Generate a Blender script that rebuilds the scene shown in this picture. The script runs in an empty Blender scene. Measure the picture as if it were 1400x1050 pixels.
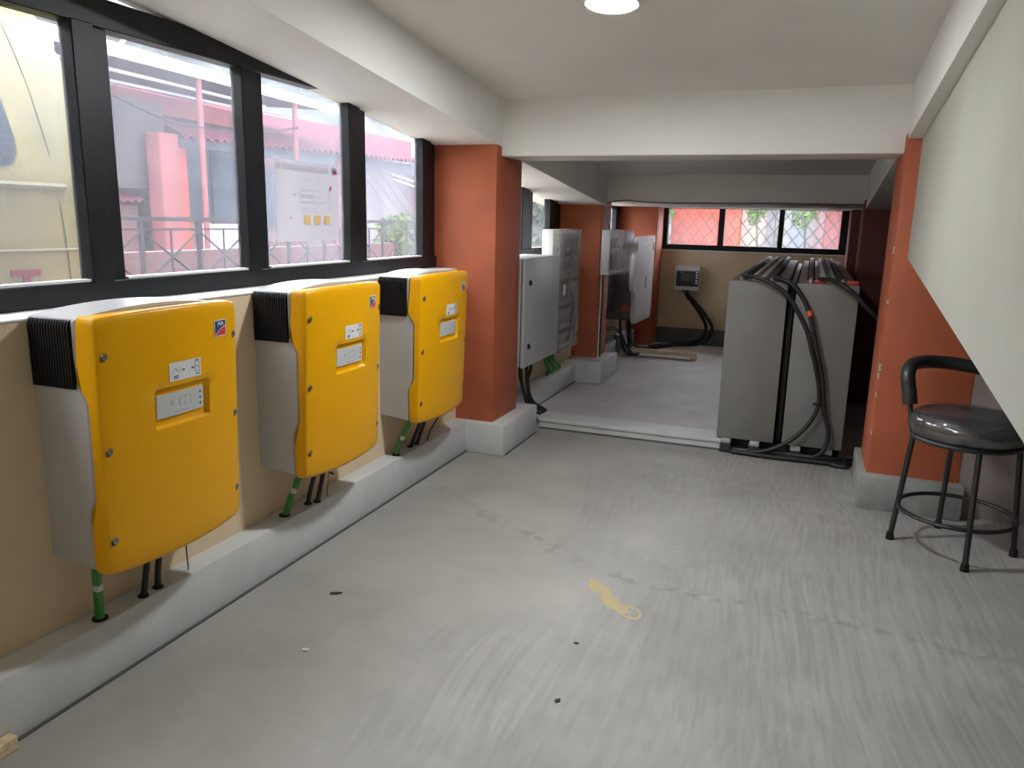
import bpy, bmesh, math, random
from mathutils import Vector, Matrix, noise
random.seed(7)
SC = bpy.context.scene
COL = SC.collection
PI = math.pi

# ------------------------------------------------------------------ camera
CAMH = 1.21
yaw, pitch, roll = -0.362960082, 0.210692387, 0.0234453921
fw = Vector((math.sin(yaw)*math.cos(pitch), math.cos(yaw)*math.cos(pitch), -math.sin(pitch)))
r0 = Vector((math.cos(yaw), -math.sin(yaw), 0)); u0 = r0.cross(fw)
rt = math.cos(roll)*r0 + math.sin(roll)*u0
up = -math.sin(roll)*r0 + math.cos(roll)*u0
cd = bpy.data.cameras.new('camera'); cam = bpy.data.objects.new('camera', cd); COL.objects.link(cam)
mw = Matrix((( rt.x, up.x, -fw.x, 0), (rt.y, up.y, -fw.y, 0), (rt.z, up.z, -fw.z, CAMH), (0, 0, 0, 1)))
cam.matrix_world = mw
cd.sensor_width = 36; cd.lens = 1048.15/1400*36; cd.clip_start = .02; cd.clip_end = 300
SC.camera = cam

# ------------------------------------------------------------------ light, world, exposure
LAMP_STRENGTH = 255
W = bpy.data.worlds.new('overcast_sky'); SC.world = W; W.use_nodes = True
bg = W.node_tree.nodes['Background']; bg.inputs[0].default_value = (.90, .95, 1.04, 1); bg.inputs[1].default_value = 11.0
vs = SC.view_settings
vs.view_transform = 'Standard'; vs.look = 'None'; vs.gamma = 1; vs.use_curve_mapping = False; vs.exposure = 0.72
SC.cycles.max_bounces = 10; SC.cycles.diffuse_bounces = 6; SC.cycles.transparent_max_bounces = 16

# ------------------------------------------------------------------ materials
MATS = {}
def mat(name, col, rough=.6, metal=0, var=0, vscale=6, bump=0, bscale=60, col2=None, spec=None, stretch=None, detail=4):
    if name in MATS: return MATS[name]
    m = bpy.data.materials.new(name); m.use_nodes = True; nt = m.node_tree; b = nt.nodes['Principled BSDF']
    b.inputs['Base Color'].default_value = (*col, 1); b.inputs['Roughness'].default_value = rough; b.inputs['Metallic'].default_value = metal
    if spec is not None: b.inputs['Specular IOR Level'].default_value = spec
    if var or bump:
        tc = nt.nodes.new('ShaderNodeTexCoord'); mp = nt.nodes.new('ShaderNodeMapping')
        nt.links.new(tc.outputs['Object'], mp.inputs[0])
        if stretch: mp.inputs['Scale'].default_value = stretch
    if var:
        n = nt.nodes.new('ShaderNodeTexNoise'); n.inputs['Scale'].default_value = vscale; n.inputs['Detail'].default_value = detail
        nt.links.new(mp.outputs[0], n.inputs['Vector'])
        r = nt.nodes.new('ShaderNodeValToRGB')
        c2 = col2 or tuple(min(1, c*(1+var)) for c in col); c1 = col if col2 else tuple(c*(1-var) for c in col)
        r.color_ramp.elements[0].color = (*c1, 1); r.color_ramp.elements[1].color = (*c2, 1)
        r.color_ramp.elements[0].position = .35; r.color_ramp.elements[1].position = .68
        nt.links.new(n.outputs['Fac'], r.inputs[0]); nt.links.new(r.outputs[0], b.inputs['Base Color'])
    if bump:
        n2 = nt.nodes.new('ShaderNodeTexNoise'); n2.inputs['Scale'].default_value = bscale; n2.inputs['Detail'].default_value = 5
        nt.links.new(mp.outputs[0], n2.inputs['Vector'])
        bp = nt.nodes.new('ShaderNodeBump'); bp.inputs['Strength'].default_value = bump; bp.inputs['Distance'].default_value = .01
        nt.links.new(n2.outputs['Fac'], bp.inputs['Height']); nt.links.new(bp.outputs[0], b.inputs['Normal'])
    MATS[name] = m; return m

def glass_mat(name, dirt_lo, dirt_hi, dirt_col=(.9, .9, .95), scale=3.0, gloss=.06, tint=(1, 1, 1), stretch=(1, 1, .45)):
    m = bpy.data.materials.new(name); m.use_nodes = True; nt = m.node_tree; nt.nodes.clear()
    N = nt.nodes.new; Lk = nt.links.new
    out = N('ShaderNodeOutputMaterial'); tr = N('ShaderNodeBsdfTransparent'); tr.inputs[0].default_value = (*tint, 1)
    gl = N('ShaderNodeBsdfGlossy'); gl.inputs['Roughness'].default_value = .05
    tl = N('ShaderNodeBsdfTranslucent'); tl.inputs[0].default_value = (*dirt_col, 1)
    df = N('ShaderNodeBsdfDiffuse'); df.inputs[0].default_value = (*dirt_col, 1)
    ad = N('ShaderNodeMixShader'); ad.inputs[0].default_value = .3; Lk(tl.outputs[0], ad.inputs[1]); Lk(df.outputs[0], ad.inputs[2])
    tc = N('ShaderNodeTexCoord'); mp = N('ShaderNodeMapping'); mp.inputs['Scale'].default_value = stretch
    Lk(tc.outputs['Object'], mp.inputs[0])
    n = N('ShaderNodeTexNoise'); n.inputs['Scale'].default_value = scale; n.inputs['Detail'].default_value = 6; n.inputs['Distortion'].default_value = 1.2
    Lk(mp.outputs[0], n.inputs['Vector'])
    mr = N('ShaderNodeMapRange'); mr.inputs['From Min'].default_value = .3; mr.inputs['From Max'].default_value = .75
    mr.inputs['To Min'].default_value = dirt_lo; mr.inputs['To Max'].default_value = dirt_hi
    Lk(n.outputs['Fac'], mr.inputs['Value'])
    m1 = N('ShaderNodeMixShader'); Lk(mr.outputs[0], m1.inputs[0]); Lk(tr.outputs[0], m1.inputs[1]); Lk(ad.outputs[0], m1.inputs[2])
    m2 = N('ShaderNodeMixShader'); m2.inputs[0].default_value = gloss; Lk(m1.outputs[0], m2.inputs[1]); Lk(gl.outputs[0], m2.inputs[2])
    Lk(m2.outputs[0], out.inputs[0]); MATS[name] = m; return m

def emit_mat(name, col, s):
    m = bpy.data.materials.new(name); m.use_nodes = True; nt = m.node_tree; nt.nodes.clear()
    o = nt.nodes.new('ShaderNodeOutputMaterial'); e = nt.nodes.new('ShaderNodeEmission')
    e.inputs[0].default_value = (*col, 1); e.inputs[1].default_value = s; nt.links.new(e.outputs[0], o.inputs[0]); return m

def floor_mat():
    m = bpy.data.materials.new('brushed_concrete'); m.use_nodes = True; nt = m.node_tree; N = nt.nodes.new; Lk = nt.links.new
    b = nt.nodes['Principled BSDF']; b.inputs['Roughness'].default_value = .62
    tc = N('ShaderNodeTexCoord')
    # warped coordinates: the broom strokes swing in arcs
    wn = N('ShaderNodeTexNoise'); wn.inputs['Scale'].default_value = .55; wn.inputs['Detail'].default_value = 1; Lk(tc.outputs['Object'], wn.inputs['Vector'])
    wm = N('ShaderNodeVectorMath'); wm.operation = 'SCALE'; wm.inputs['Scale'].default_value = .5; Lk(wn.outputs['Color'], wm.inputs[0])
    wa = N('ShaderNodeVectorMath'); wa.operation = 'ADD'; Lk(tc.outputs['Object'], wa.inputs[0]); Lk(wm.outputs[0], wa.inputs[1])
    mp = N('ShaderNodeMapping'); mp.inputs['Rotation'].default_value = (0, 0, math.radians(22)); mp.inputs['Scale'].default_value = (1.0, .022, 1); Lk(wa.outputs[0], mp.inputs[0])
    st = N('ShaderNodeTexNoise'); st.inputs['Scale'].default_value = 62; st.inputs['Detail'].default_value = 3; Lk(mp.outputs[0], st.inputs['Vector'])
    # where strokes show
    pm = N('ShaderNodeTexNoise'); pm.inputs['Scale'].default_value = 1.3; pm.inputs['Detail'].default_value = 2; Lk(tc.outputs['Object'], pm.inputs['Vector'])
    sx = N('ShaderNodeSeparateXYZ'); Lk(tc.outputs['Object'], sx.inputs[0])
    gx = N('ShaderNodeMapRange'); gx.inputs['From Min'].default_value = -1.3; gx.inputs['From Max'].default_value = .3; gx.inputs['To Min'].default_value = -.25; gx.inputs['To Max'].default_value = .25
    Lk(sx.outputs['X'], gx.inputs['Value'])
    pa = N('ShaderNodeMath'); pa.operation = 'ADD'; Lk(pm.outputs['Fac'], pa.inputs[0]); Lk(gx.outputs[0], pa.inputs[1])
    pr = N('ShaderNodeMapRange'); pr.inputs['From Min'].default_value = .35; pr.inputs['From Max'].default_value = .68; Lk(pa.outputs[0], pr.inputs['Value'])
    # base tone
    bn = N('ShaderNodeTexNoise'); bn.inputs['Scale'].default_value = 2.2; bn.inputs['Detail'].default_value = 8; bn.inputs['Roughness'].default_value = .62; Lk(wa.outputs[0], bn.inputs['Vector'])
    cr = N('ShaderNodeValToRGB'); cr.color_ramp.elements[0].position = .3; cr.color_ramp.elements[1].position = .72
    cr.color_ramp.elements[0].color = (.285, .282, .262, 1); cr.color_ramp.elements[1].color = (.40, .393, .363, 1); Lk(bn.outputs['Fac'], cr.inputs[0])
    sr = N('ShaderNodeValToRGB'); sr.color_ramp.elements[0].position = .33; sr.color_ramp.elements[1].position = .7
    sr.color_ramp.elements[0].color = (.86, .86, .865, 1); sr.color_ramp.elements[1].color = (1.12, 1.12, 1.12, 1); Lk(st.outputs['Fac'], sr.inputs[0])
    mx = N('ShaderNodeMix'); mx.data_type = 'RGBA'; mx.blend_type = 'MULTIPLY'; Lk(pr.outputs[0], mx.inputs['Factor']); Lk(cr.outputs[0], mx.inputs['A']); Lk(sr.outputs[0], mx.inputs['B'])
    # ragged cold joint running across the slab
    dn = N('ShaderNodeTexNoise'); dn.inputs['Scale'].default_value = 5; dn.inputs['Detail'].default_value = 6; Lk(tc.outputs['Object'], dn.inputs['Vector'])
    lx = N('ShaderNodeMath'); lx.operation = 'SUBTRACT'; lx.inputs[0].default_value = -.6; Lk(sx.outputs['X'], lx.inputs[1])
    lm = N('ShaderNodeMath'); lm.operation = 'MAXIMUM'; lm.inputs[1].default_value = 0; Lk(lx.outputs[0], lm.inputs[0])
    lk = N('ShaderNodeMath'); lk.operation = 'MULTIPLY_ADD'; lk.inputs[1].default_value = -.55; Lk(lm.outputs[0], lk.inputs[0]); Lk(sx.outputs['Y'], lk.inputs[2])
    l1 = N('ShaderNodeMath'); l1.operation = 'MULTIPLY_ADD'; l1.inputs[1].default_value = .06; Lk(sx.outputs['X'], l1.inputs[0]); Lk(lk.outputs[0], l1.inputs[2])
    l2 = N('ShaderNodeMath'); l2.operation = 'MULTIPLY_ADD'; l2.inputs[1].default_value = .2; Lk(dn.outputs['Fac'], l2.inputs[0]); Lk(l1.outputs[0], l2.inputs[2])
    l3 = N('ShaderNodeMath'); l3.operation = 'SUBTRACT'; l3.inputs[1].default_value = 1.28; Lk(l2.outputs[0], l3.inputs[0])
    l4 = N('ShaderNodeMath'); l4.operation = 'ABSOLUTE'; Lk(l3.outputs[0], l4.inputs[0])
    l5 = N('ShaderNodeMapRange'); l5.inputs['From Min'].default_value = 0; l5.inputs['From Max'].default_value = .05; l5.inputs['To Min'].default_value = 1; l5.inputs['To Max'].default_value = 0; Lk(l4.outputs[0], l5.inputs['Value'])
    sn = N('ShaderNodeTexNoise'); sn.inputs['Scale'].default_value = 22; sn.inputs['Detail'].default_value = 4; Lk(tc.outputs['Object'], sn.inputs['Vector'])
    sg = N('ShaderNodeMapRange'); sg.inputs['From Min'].default_value = .47; sg.inputs['From Max'].default_value = .62; Lk(sn.outputs['Fac'], sg.inputs['Value'])
    l6 = N('ShaderNodeMath'); l6.operation = 'MULTIPLY'; Lk(l5.outputs[0], l6.inputs[0]); Lk(sg.outputs[0], l6.inputs[1])
    l7 = N('ShaderNodeMath'); l7.operation = 'MULTIPLY'; l7.inputs[1].default_value = .4; Lk(l6.outputs[0], l7.inputs[0])
    m2 = N('ShaderNodeMix'); m2.data_type = 'RGBA'; Lk(l7.outputs[0], m2.inputs['Factor']); Lk(mx.outputs['Result'], m2.inputs['A']); m2.inputs['B'].default_value = (.12, .115, .105, 1)
    Lk(m2.outputs['Result'], b.inputs['Base Color'])
    ba = N('ShaderNodeMath'); ba.operation = 'MULTIPLY'; Lk(st.outputs['Fac'], ba.inputs[0]); Lk(pr.outputs[0], ba.inputs[1])
    bb = N('ShaderNodeMath'); bb.operation = 'ADD'; Lk(ba.outputs[0], bb.inputs[0]); Lk(bn.outputs['Fac'], bb.inputs[1])
    bp = N('ShaderNodeBump'); bp.inputs['Strength'].default_value = .2; bp.inputs['Distance'].default_value = .004; Lk(bb.outputs[0], bp.inputs['Height']); Lk(bp.outputs[0], b.inputs['Normal'])
    return m

CREAM = mat('cream_wall_paint', (.71, .56, .375), .75, var=.06, vscale=3, bump=.08, bscale=40)
CEIL = mat('off_white_ceiling_paint', (.76, .745, .715), .8, var=.04, vscale=2, bump=.08, bscale=30)
PANELP = mat('pale_cream_panel_paint', (.43, .43, .375), .7, var=.04, vscale=2, bump=.06, bscale=30)
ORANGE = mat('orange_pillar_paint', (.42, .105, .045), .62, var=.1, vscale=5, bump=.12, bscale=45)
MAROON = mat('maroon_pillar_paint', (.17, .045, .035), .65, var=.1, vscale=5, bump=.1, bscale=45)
PLINTH = mat('pale_grey_skirting_paint', (.60, .615, .615), .55, var=.05, vscale=9, bump=.06, bscale=80)
CEMENT = mat('cement_render', (.27, .28, .26), .8, var=.18, vscale=9, bump=.2, bscale=50)
DARKW = mat('dark_unpainted_render', (.17, .145, .13), .85, var=.15, vscale=4, bump=.2, bscale=30)
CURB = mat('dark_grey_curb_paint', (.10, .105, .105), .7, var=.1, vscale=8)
FRAME = mat('black_window_frame', (.008, .0095, .012), .42, var=.3, vscale=14, bump=.03, bscale=90, spec=.28)
WHITE = mat('white_plastic', (.72, .72, .71), .45)
WHITEM = mat('white_steel_enclosure', (.41, .425, .42), .42, var=.02, vscale=6)
GREYP = mat('inverter_grey_plastic', (.47, .465, .47), .34, bump=.05, bscale=300)
YELLOW = mat('inverter_yellow_paint', (.84, .405, .002), .32, var=.015, vscale=8, bump=.03, bscale=350, spec=.3)
BLACK = mat('black_plastic', (.009, .009, .010), .45, spec=.3)
RUBBER = mat('black_cable_rubber', (.012, .012, .013), .5)
GREEN = mat('green_cable_sheath', (.035, .22, .04), .45)
WTAPE = mat('white_tape', (.6, .6, .57), .5)
SCREWM = mat('screw_steel', (.34, .30, .24), .35, metal=.8)
SCREWD = mat('screw_recess_dark', (.10, .05, .012), .6)
LABELW = mat('label_white', (.72, .73, .74), .4)
DISPG = mat('display_grey', (.56, .58, .58), .3)
INK = mat('label_ink_dark', (.04, .04, .045), .5)
INKG = mat('label_ink_grey', (.36, .37, .38), .5)
LBLUE = mat('logo_blue', (.02, .065, .20), .4)
LRED = mat('logo_red', (.62, .05, .06), .4)
BATT = mat('battery_grey_steel', (.19, .185, .172), .5, var=.06, vscale=5, bump=.05, bscale=150)
BATTL = mat('battery_lid_grey', (.20, .15, .14), .5)
PLUGW = mat('vent_plug_white', (.55, .55, .52), .45)
REDC = mat('red_terminal_cover', (.45, .04, .035), .45)
REDT = mat('orange_red_tape', (.75, .13, .06), .5)
STEELW = mat('bright_bolt_steel', (.6, .6, .6), .3, metal=.8)
STANDB = mat('black_stand_plastic', (.02, .021, .022), .45)
PADG = mat('grey_rubber_pad', (.42, .43, .42), .6)
WOOD = mat('pale_pine_wood', (.74, .57, .36), .6, var=.2, vscale=12, stretch=(1, 6, 6))
BAG = mat('grey_plastic_sheet', (.13, .13, .135), .35, var=.3, vscale=10)
CHARC = mat('charcoal_plastic', (.07, .065, .065), .4)
WPLATE = mat('inverter_white_plate', (.62, .61, .60), .4, var=.02, vscale=5)
VINYL = mat('black_vinyl', (.022, .022, .023), .4, bump=.2, bscale=60)
STOOLM = mat('black_stool_steel', (.02, .019, .018), .38, var=.2, vscale=20)
PAPER = None
FLOOR = floor_mat()
GLASS = glass_mat('dusty_window_glass', .12, .42, dirt_col=(.23, .23, .265), scale=2.6)
GLASSB = glass_mat('cleaner_window_glass', .06, .2, dirt_col=(.24, .25, .27), scale=2.0)
CLEAR = glass_mat('clear_polycarbonate', .12, .2, dirt_col=(.8, .8, .82), gloss=.12, scale=4)
SMOKE = glass_mat('hazy_polycarbonate', .16, .42, dirt_col=(.80, .80, .80), gloss=.06, scale=4, tint=(.95, .95, .95))
FILM = glass_mat('clear_plastic_wrap', .02, .45, dirt_col=(.5, .52, .55), gloss=.16, scale=9, stretch=(1, 1, 1))
def paper_mat():
    m = bpy.data.materials.new('printed_paper'); m.use_nodes = True; nt = m.node_tree; b = nt.nodes['Principled BSDF']
    b.inputs['Base Color'].default_value = (.80, .78, .84, 1); b.inputs['Roughness'].default_value = .8
    tl = nt.nodes.new('ShaderNodeBsdfTranslucent'); tl.inputs[0].default_value = (.20, .19, .22, 1)
    mx = nt.nodes.new('ShaderNodeMixShader'); mx.inputs[0].default_value = .45; o = nt.nodes['Material Output']
    nt.links.new(b.outputs[0], mx.inputs[1]); nt.links.new(tl.outputs[0], mx.inputs[2]); nt.links.new(mx.outputs[0], o.inputs[0]); return m
PAPER = paper_mat()

# ------------------------------------------------------------------ mesh helpers
LOC = {}
class M:
    def __init__(s): s.bm = bmesh.new()
    def face(s, pts):
        return s.bm.faces.new([s.bm.verts.new(p) for p in pts])
    def box(s, a, b, bev=0, seg=1):
        x0, y0, z0 = a; x1, y1, z1 = b
        if x0 > x1: x0, x1 = x1, x0
        if y0 > y1: y0, y1 = y1, y0
        if z0 > z1: z0, z1 = z1, z0
        v = [s.bm.verts.new(p) for p in ((x0,y0,z0),(x1,y0,z0),(x1,y1,z0),(x0,y1,z0),(x0,y0,z1),(x1,y0,z1),(x1,y1,z1),(x0,y1,z1))]
        fs = [s.bm.faces.new([v[i] for i in q]) for q in ((0,3,2,1),(4,5,6,7),(0,1,5,4),(1,2,6,5),(2,3,7,6),(3,0,4,7))]
        if bev:
            es = set(e for f in fs for e in f.edges)
            bmesh.ops.bevel(s.bm, geom=list(es), offset=bev, segments=seg, affect='EDGES', profile=.5, clamp_overlap=True)
        return s
    def prism(s, poly, axis, a, b, bev=0):
        def P(p, t):
            if axis == 'x': return (t, p[0], p[1])
            if axis == 'y': return (p[0], t, p[1])
            return (p[0], p[1], t)
        A = [s.bm.verts.new(P(p, a)) for p in poly]; B = [s.bm.verts.new(P(p, b)) for p in poly]
        n = len(poly); fs = [s.bm.faces.new(A), s.bm.faces.new(B[::-1])]
        for i in range(n): fs.append(s.bm.faces.new((A[i], B[i], B[(i+1) % n], A[(i+1) % n])))
        if bev:
            es = set(fs[0].edges) | set(fs[1].edges)
            bmesh.ops.bevel(s.bm, geom=list(es), offset=bev, segments=2, affect='EDGES', profile=.5)
        return s
    def hull8(s, bot, top):   # general hexahedron, 4 bottom + 4 top points
        v = [s.bm.verts.new(p) for p in bot] + [s.bm.verts.new(p) for p in top]
        for q in ((0,3,2,1),(4,5,6,7),(0,1,5,4),(1,2,6,5),(2,3,7,6),(3,0,4,7)): s.bm.faces.new([v[i] for i in q])
        return s
    def tube(s, pts, r, seg=8, curve=True, closed=False, sub=5):
        P = [Vector(p) for p in pts]
        if curve and len(P) > 2:
            Q = []
            n = len(P)
            for i in range(n if closed else n-1):
                p0 = P[(i-1) % n] if (closed or i > 0) else P[0]*2-P[1]
                p1 = P[i]; p2 = P[(i+1) % n]
                p3 = P[(i+2) % n] if (closed or i+2 < n) else P[-1]*2-P[-2]
                for k in range(sub):
                    t = k/sub
                    Q.append(.5*((2*p1)+(-p0+p2)*t+(2*p0-5*p1+4*p2-p3)*t*t+(-p0+3*p1-3*p2+p3)*t**3))
            if not closed: Q.append(P[-1])
            P = Q
        n = len(P); rings = []
        T0 = None; nrm = None
        for i in range(n):
            if closed: T = (P[(i+1) % n]-P[i-1]).normalized()
            else: T = (P[min(i+1, n-1)]-P[max(i-1, 0)]).normalized()
            if nrm is None:
                a = Vector((0, 0, 1)) if abs(T.z) < .9 else Vector((1, 0, 0)); nrm = T.cross(a).normalized()
            else:
                nrm = (nrm - T*nrm.dot(T)).normalized()
            bn = T.cross(nrm)
            rr = r[min(i, len(r)-1)] if isinstance(r, (list, tuple)) else r
            rings.append([s.bm.verts.new(P[i]+rr*(math.cos(2*PI*k/seg)*nrm+math.sin(2*PI*k/seg)*bn)) for k in range(seg)])
        for i in range(n if closed else n-1):
            A = rings[i]; B = rings[(i+1) % n]
            for k in range(seg): s.bm.faces.new((A[k], A[(k+1) % seg], B[(k+1) % seg], B[k]))
        if not closed:
            s.bm.faces.new(rings[0][::-1]); s.bm.faces.new(rings[-1])
        return s
    def cyl(s, p0, p1, r, seg=12, r2=None):
        return s.tube([p0, p1], [r, r if r2 is None else r2], seg, curve=False)
    def lathe(s, prof, c, seg=20, axis='z'):
        rings = []
        for (r, h) in prof:
            ring = []
            for k in range(seg):
                a = 2*PI*k/seg; u, v = r*math.cos(a), r*math.sin(a)
                d = (u, v, h) if axis == 'z' else ((h, u, v) if axis == 'x' else (v, h, u))
                ring.append(s.bm.verts.new((c[0]+d[0], c[1]+d[1], c[2]+d[2])))
            rings.append(ring)
        for A, B in zip(rings, rings[1:]):
            for k in range(seg): s.bm.faces.new((A[k], A[(k+1) % seg], B[(k+1) % seg], B[k]))
        s.bm.faces.new(rings[0][::-1]); s.bm.faces.new(rings[-1])
        return s
    def grid(s, rows, closed_u=False):
        V = [[s.bm.verts.new(p) for p in r] for r in rows]
        for i in range(len(V)-1):
            n = len(V[i])
            for k in range(n if closed_u else n-1):
                s.bm.faces.new((V[i][k], V[i][(k+1) % n], V[i+1][(k+1) % n], V[i+1][k]))
        return V
    def done(s, name, material, parent=None, label=None, cat=None, group=None, kind=None, smooth=True, ang=35, rec=True):
        bm = s.bm
        if rec: bmesh.ops.recalc_face_normals(bm, faces=bm.faces[:])
        if parent is not None: base = LOC[parent]
        else:
            vs_ = [v.co for v in bm.verts]
            base = Vector(((min(v.x for v in vs_)+max(v.x for v in vs_))/2, (min(v.y for v in vs_)+max(v.y for v in vs_))/2, min(v.z for v in vs_)))
        bmesh.ops.translate(bm, verts=bm.verts[:], vec=-base)
        me = bpy.data.meshes.new(name); bm.to_mesh(me); bm.free()
        me.materials.append(material)
        if smooth:
            for p in me.polygons: p.use_smooth = True
            me.set_sharp_from_angle(angle=math.radians(ang))
        o = bpy.data.objects.new(name, me); COL.objects.link(o)
        if parent is not None: o.parent = parent; LOC[o] = base
        else: o.location = base; LOC[o] = base
        tag(o, label, cat, group, kind)
        return o

def tag(o, label=None, cat=None, group=None, kind=None):
    if label: o['label'] = label
    if cat: o['category'] = cat
    if group: o['group'] = group
    if kind: o['kind'] = kind
def thing(name, loc, label, cat, group=None, kind=None):
    o = bpy.data.objects.new(name, None); COL.objects.link(o); o.location = loc; o.empty_display_size = .05
    LOC[o] = Vector(loc); tag(o, label, cat, group, kind); return o
def dup_part(o, off, parent):
    c = o.copy(); COL.objects.link(c); c.parent = parent; c.location = Vector(o.location)+Vector(off); LOC[c] = LOC[parent]; return c
def text_part(name, body, size, mw_, material, parent, depth=.0004, bold=0.0, squeeze=1.0):
    cu = bpy.data.curves.new(name+'_curve', 'FONT'); cu.body = body; cu.size = size; cu.align_x = 'CENTER'; cu.align_y = 'CENTER'
    cu.space_character = 1.08; cu.extrude = depth; cu.offset = bold; cu.resolution_u = 3
    t = bpy.data.objects.new(name+'_curve', cu); COL.objects.link(t)
    dg = bpy.context.evaluated_depsgraph_get(); me = bpy.data.meshes.new_from_object(t.evaluated_get(dg))
    COL.objects.unlink(t); bpy.data.objects.remove(t); bpy.data.curves.remove(cu)
    me.transform(Matrix.Diagonal((squeeze, 1, 1, 1))); me.transform(mw_); me.transform(Matrix.Translation(-LOC[parent])); me.name = name
    me.materials.clear(); me.materials.append(material)
    o = bpy.data.objects.new(name, me); COL.objects.link(o); o.parent = parent; LOC[o] = LOC[parent]; return o
def face_plus_x(p):   # text plane facing +x, reading along +y
    return Matrix(((0, 0, 1, p[0]), (1, 0, 0, p[1]), (0, 1, 0, p[2]), (0, 0, 0, 1)))

# ------------------------------------------------------------------ dimensions
XW = -1.694      # left wall face
SILL = .953
def zs1(y): return 1.57+.112*(3.62-y)      # first bay, underside of side beams
def zc1(y): return 1.79+.1*(3.68-y)        # first bay, ceiling
def zs2(y): return 1.349+.1*(5.62-y)
def zc2(y): return 1.56+.1*(5.82-y)
YB = -1.7        # behind the viewer
YF = 8.0         # far wall
S = 'structure'

# ------------------------------------------------------------------ shell
M().box((XW, YB, -.1), (1.7, 4.2, 0)).done('floor', FLOOR, label='brush-finished grey concrete floor of the front bay', kind=S, smooth=False)
M().box((-2.0, 4.2, -.1), (1.7, YF+.2, 0)).done('floor', mat('smooth_concrete', (.52, .495, .49), .6, var=.1, vscale=4, bump=.1, bscale=25), label='smoother grey concrete floor beyond the white threshold', kind=S, smooth=False)
M().box((-2.0, YB, -.1), (XW, YF+.2, SILL)).done('wall_left', CREAM, label='low cream wall below the long side windows', kind=S, smooth=False)
def slope_slab(x0, x1, y0, y1, zf, top):
    return M().hull8([(x0, y0, zf(y0)), (x1, y0, zf(y0)), (x1, y1, zf(y1)), (x0, y1, zf(y1))],
                     [(x0, y0, zf(y0)+top), (x1, y0, zf(y0)+top), (x1, y1, zf(y1)+top), (x0, y1, zf(y1)+top)])
slope_slab(-1.9, 1.7, YB, 3.75, zc1, .15).done('ceiling', CEIL, label='sloping off-white ceiling slab of the front bay', kind=S, smooth=False)
slope_slab(-1.9, 1.7, 3.9, 5.9, zc2, .15).done('ceiling', CEIL, label='sloping grey-shadowed ceiling between the two cross beams', kind=S, smooth=False)
M().box((-1.95, 5.82, 1.368), (1.7, 8.2, 1.75)).done('ceiling', CEIL, label='low flat soffit above the far window bay', kind=S, smooth=False)
slope_slab(-1.86, -1.476, YB, 3.70, zs1, .45).done('beam', CEIL, label='long sloping edge beam above the front side window', kind=S, smooth=False)
slope_slab(-1.99, -1.476, 3.96, 5.83, zs2, .45).done('beam', CEIL, label='sloping edge beam above the side window of the middle bay', kind=S, smooth=False)
M().box((-1.99, 3.68, 1.518), (.75, 3.98, 2.1), .004).done('beam', CEIL, label='pale cross beam spanning between the two near orange pillars', kind=S, smooth=False)
slope_slab(.325, .75, YB, 3.70, zs1, .45).done('beam', CEIL, label='sloping edge beam above the cream side panel', kind=S, smooth=False)
slope_slab(.315, .75, 3.96, 5.83, zs2, .45).done('beam', CEIL, label='dim sloping edge beam above the battery side of the middle bay', kind=S, smooth=False)

# pillars with their skirting blocks
def pillar(x0, x1, y0, y1, z1, material, label, base=None, bm_=PLINTH, sunk=0):
    p = M().box((x0, y0, 0), (x1, y1, z1), .012, 2).done('pillar', material, label=label, kind=S)
    if base:
        b = base; M().box((b[0], b[2], 0), (b[1], b[3], b[4]), .006, 2).done('base', bm_, p)
    return p
pillar(-1.87, -1.48, 3.62, 3.98, 1.60, ORANGE, 'orange pillar standing beside the third yellow inverter', (-1.75, -1.40, 3.575, 4.105, .165))
pillar(-1.87, -1.495, 5.76, 6.06, 1.40, ORANGE, 'orange pillar carrying the clear-fronted meter box', (-1.75, -1.40, 5.59, 6.10, .17))
pillar(-1.87, -1.43, 7.70, 8.15, 1.40, ORANGE, 'orange corner pillar behind the white rounded inverter')
pillar(.322, .69, 3.615, 3.98, 1.60, ORANGE, 'chipped orange pillar behind the black stool', (.295, .70, 3.55, 4.04, .148), CEMENT)
cp = [o for o in COL.objects if o.get('label') == 'chipped orange pillar behind the black stool'][0]
CHIP = mat('bare_plaster_chip', (.50, .42, .34), .9)
for z, w_, h_ in ((1.12, .006, .03), (.905, .008, .018), (.62, .012, .035), (.585, .009, .022), (.50, .006, .02), (.33, .007, .016)):
    M().prism([(.3215, z-h_/2), (.3215+w_, z-h_*.3), (.3215+w_*.6, z+h_*.2), (.3215+w_*1.2, z+h_*.5), (.3215, z+h_*.6)], 'y', 3.6135, 3.63).done('paint_chip', CHIP, cp, smooth=False)
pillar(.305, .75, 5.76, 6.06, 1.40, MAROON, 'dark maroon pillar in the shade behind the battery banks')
pillar(.305, .75, 7.60, 8.15, 1.40, MAROON, 'dark maroon corner pillar at the end of the far window')

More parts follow.
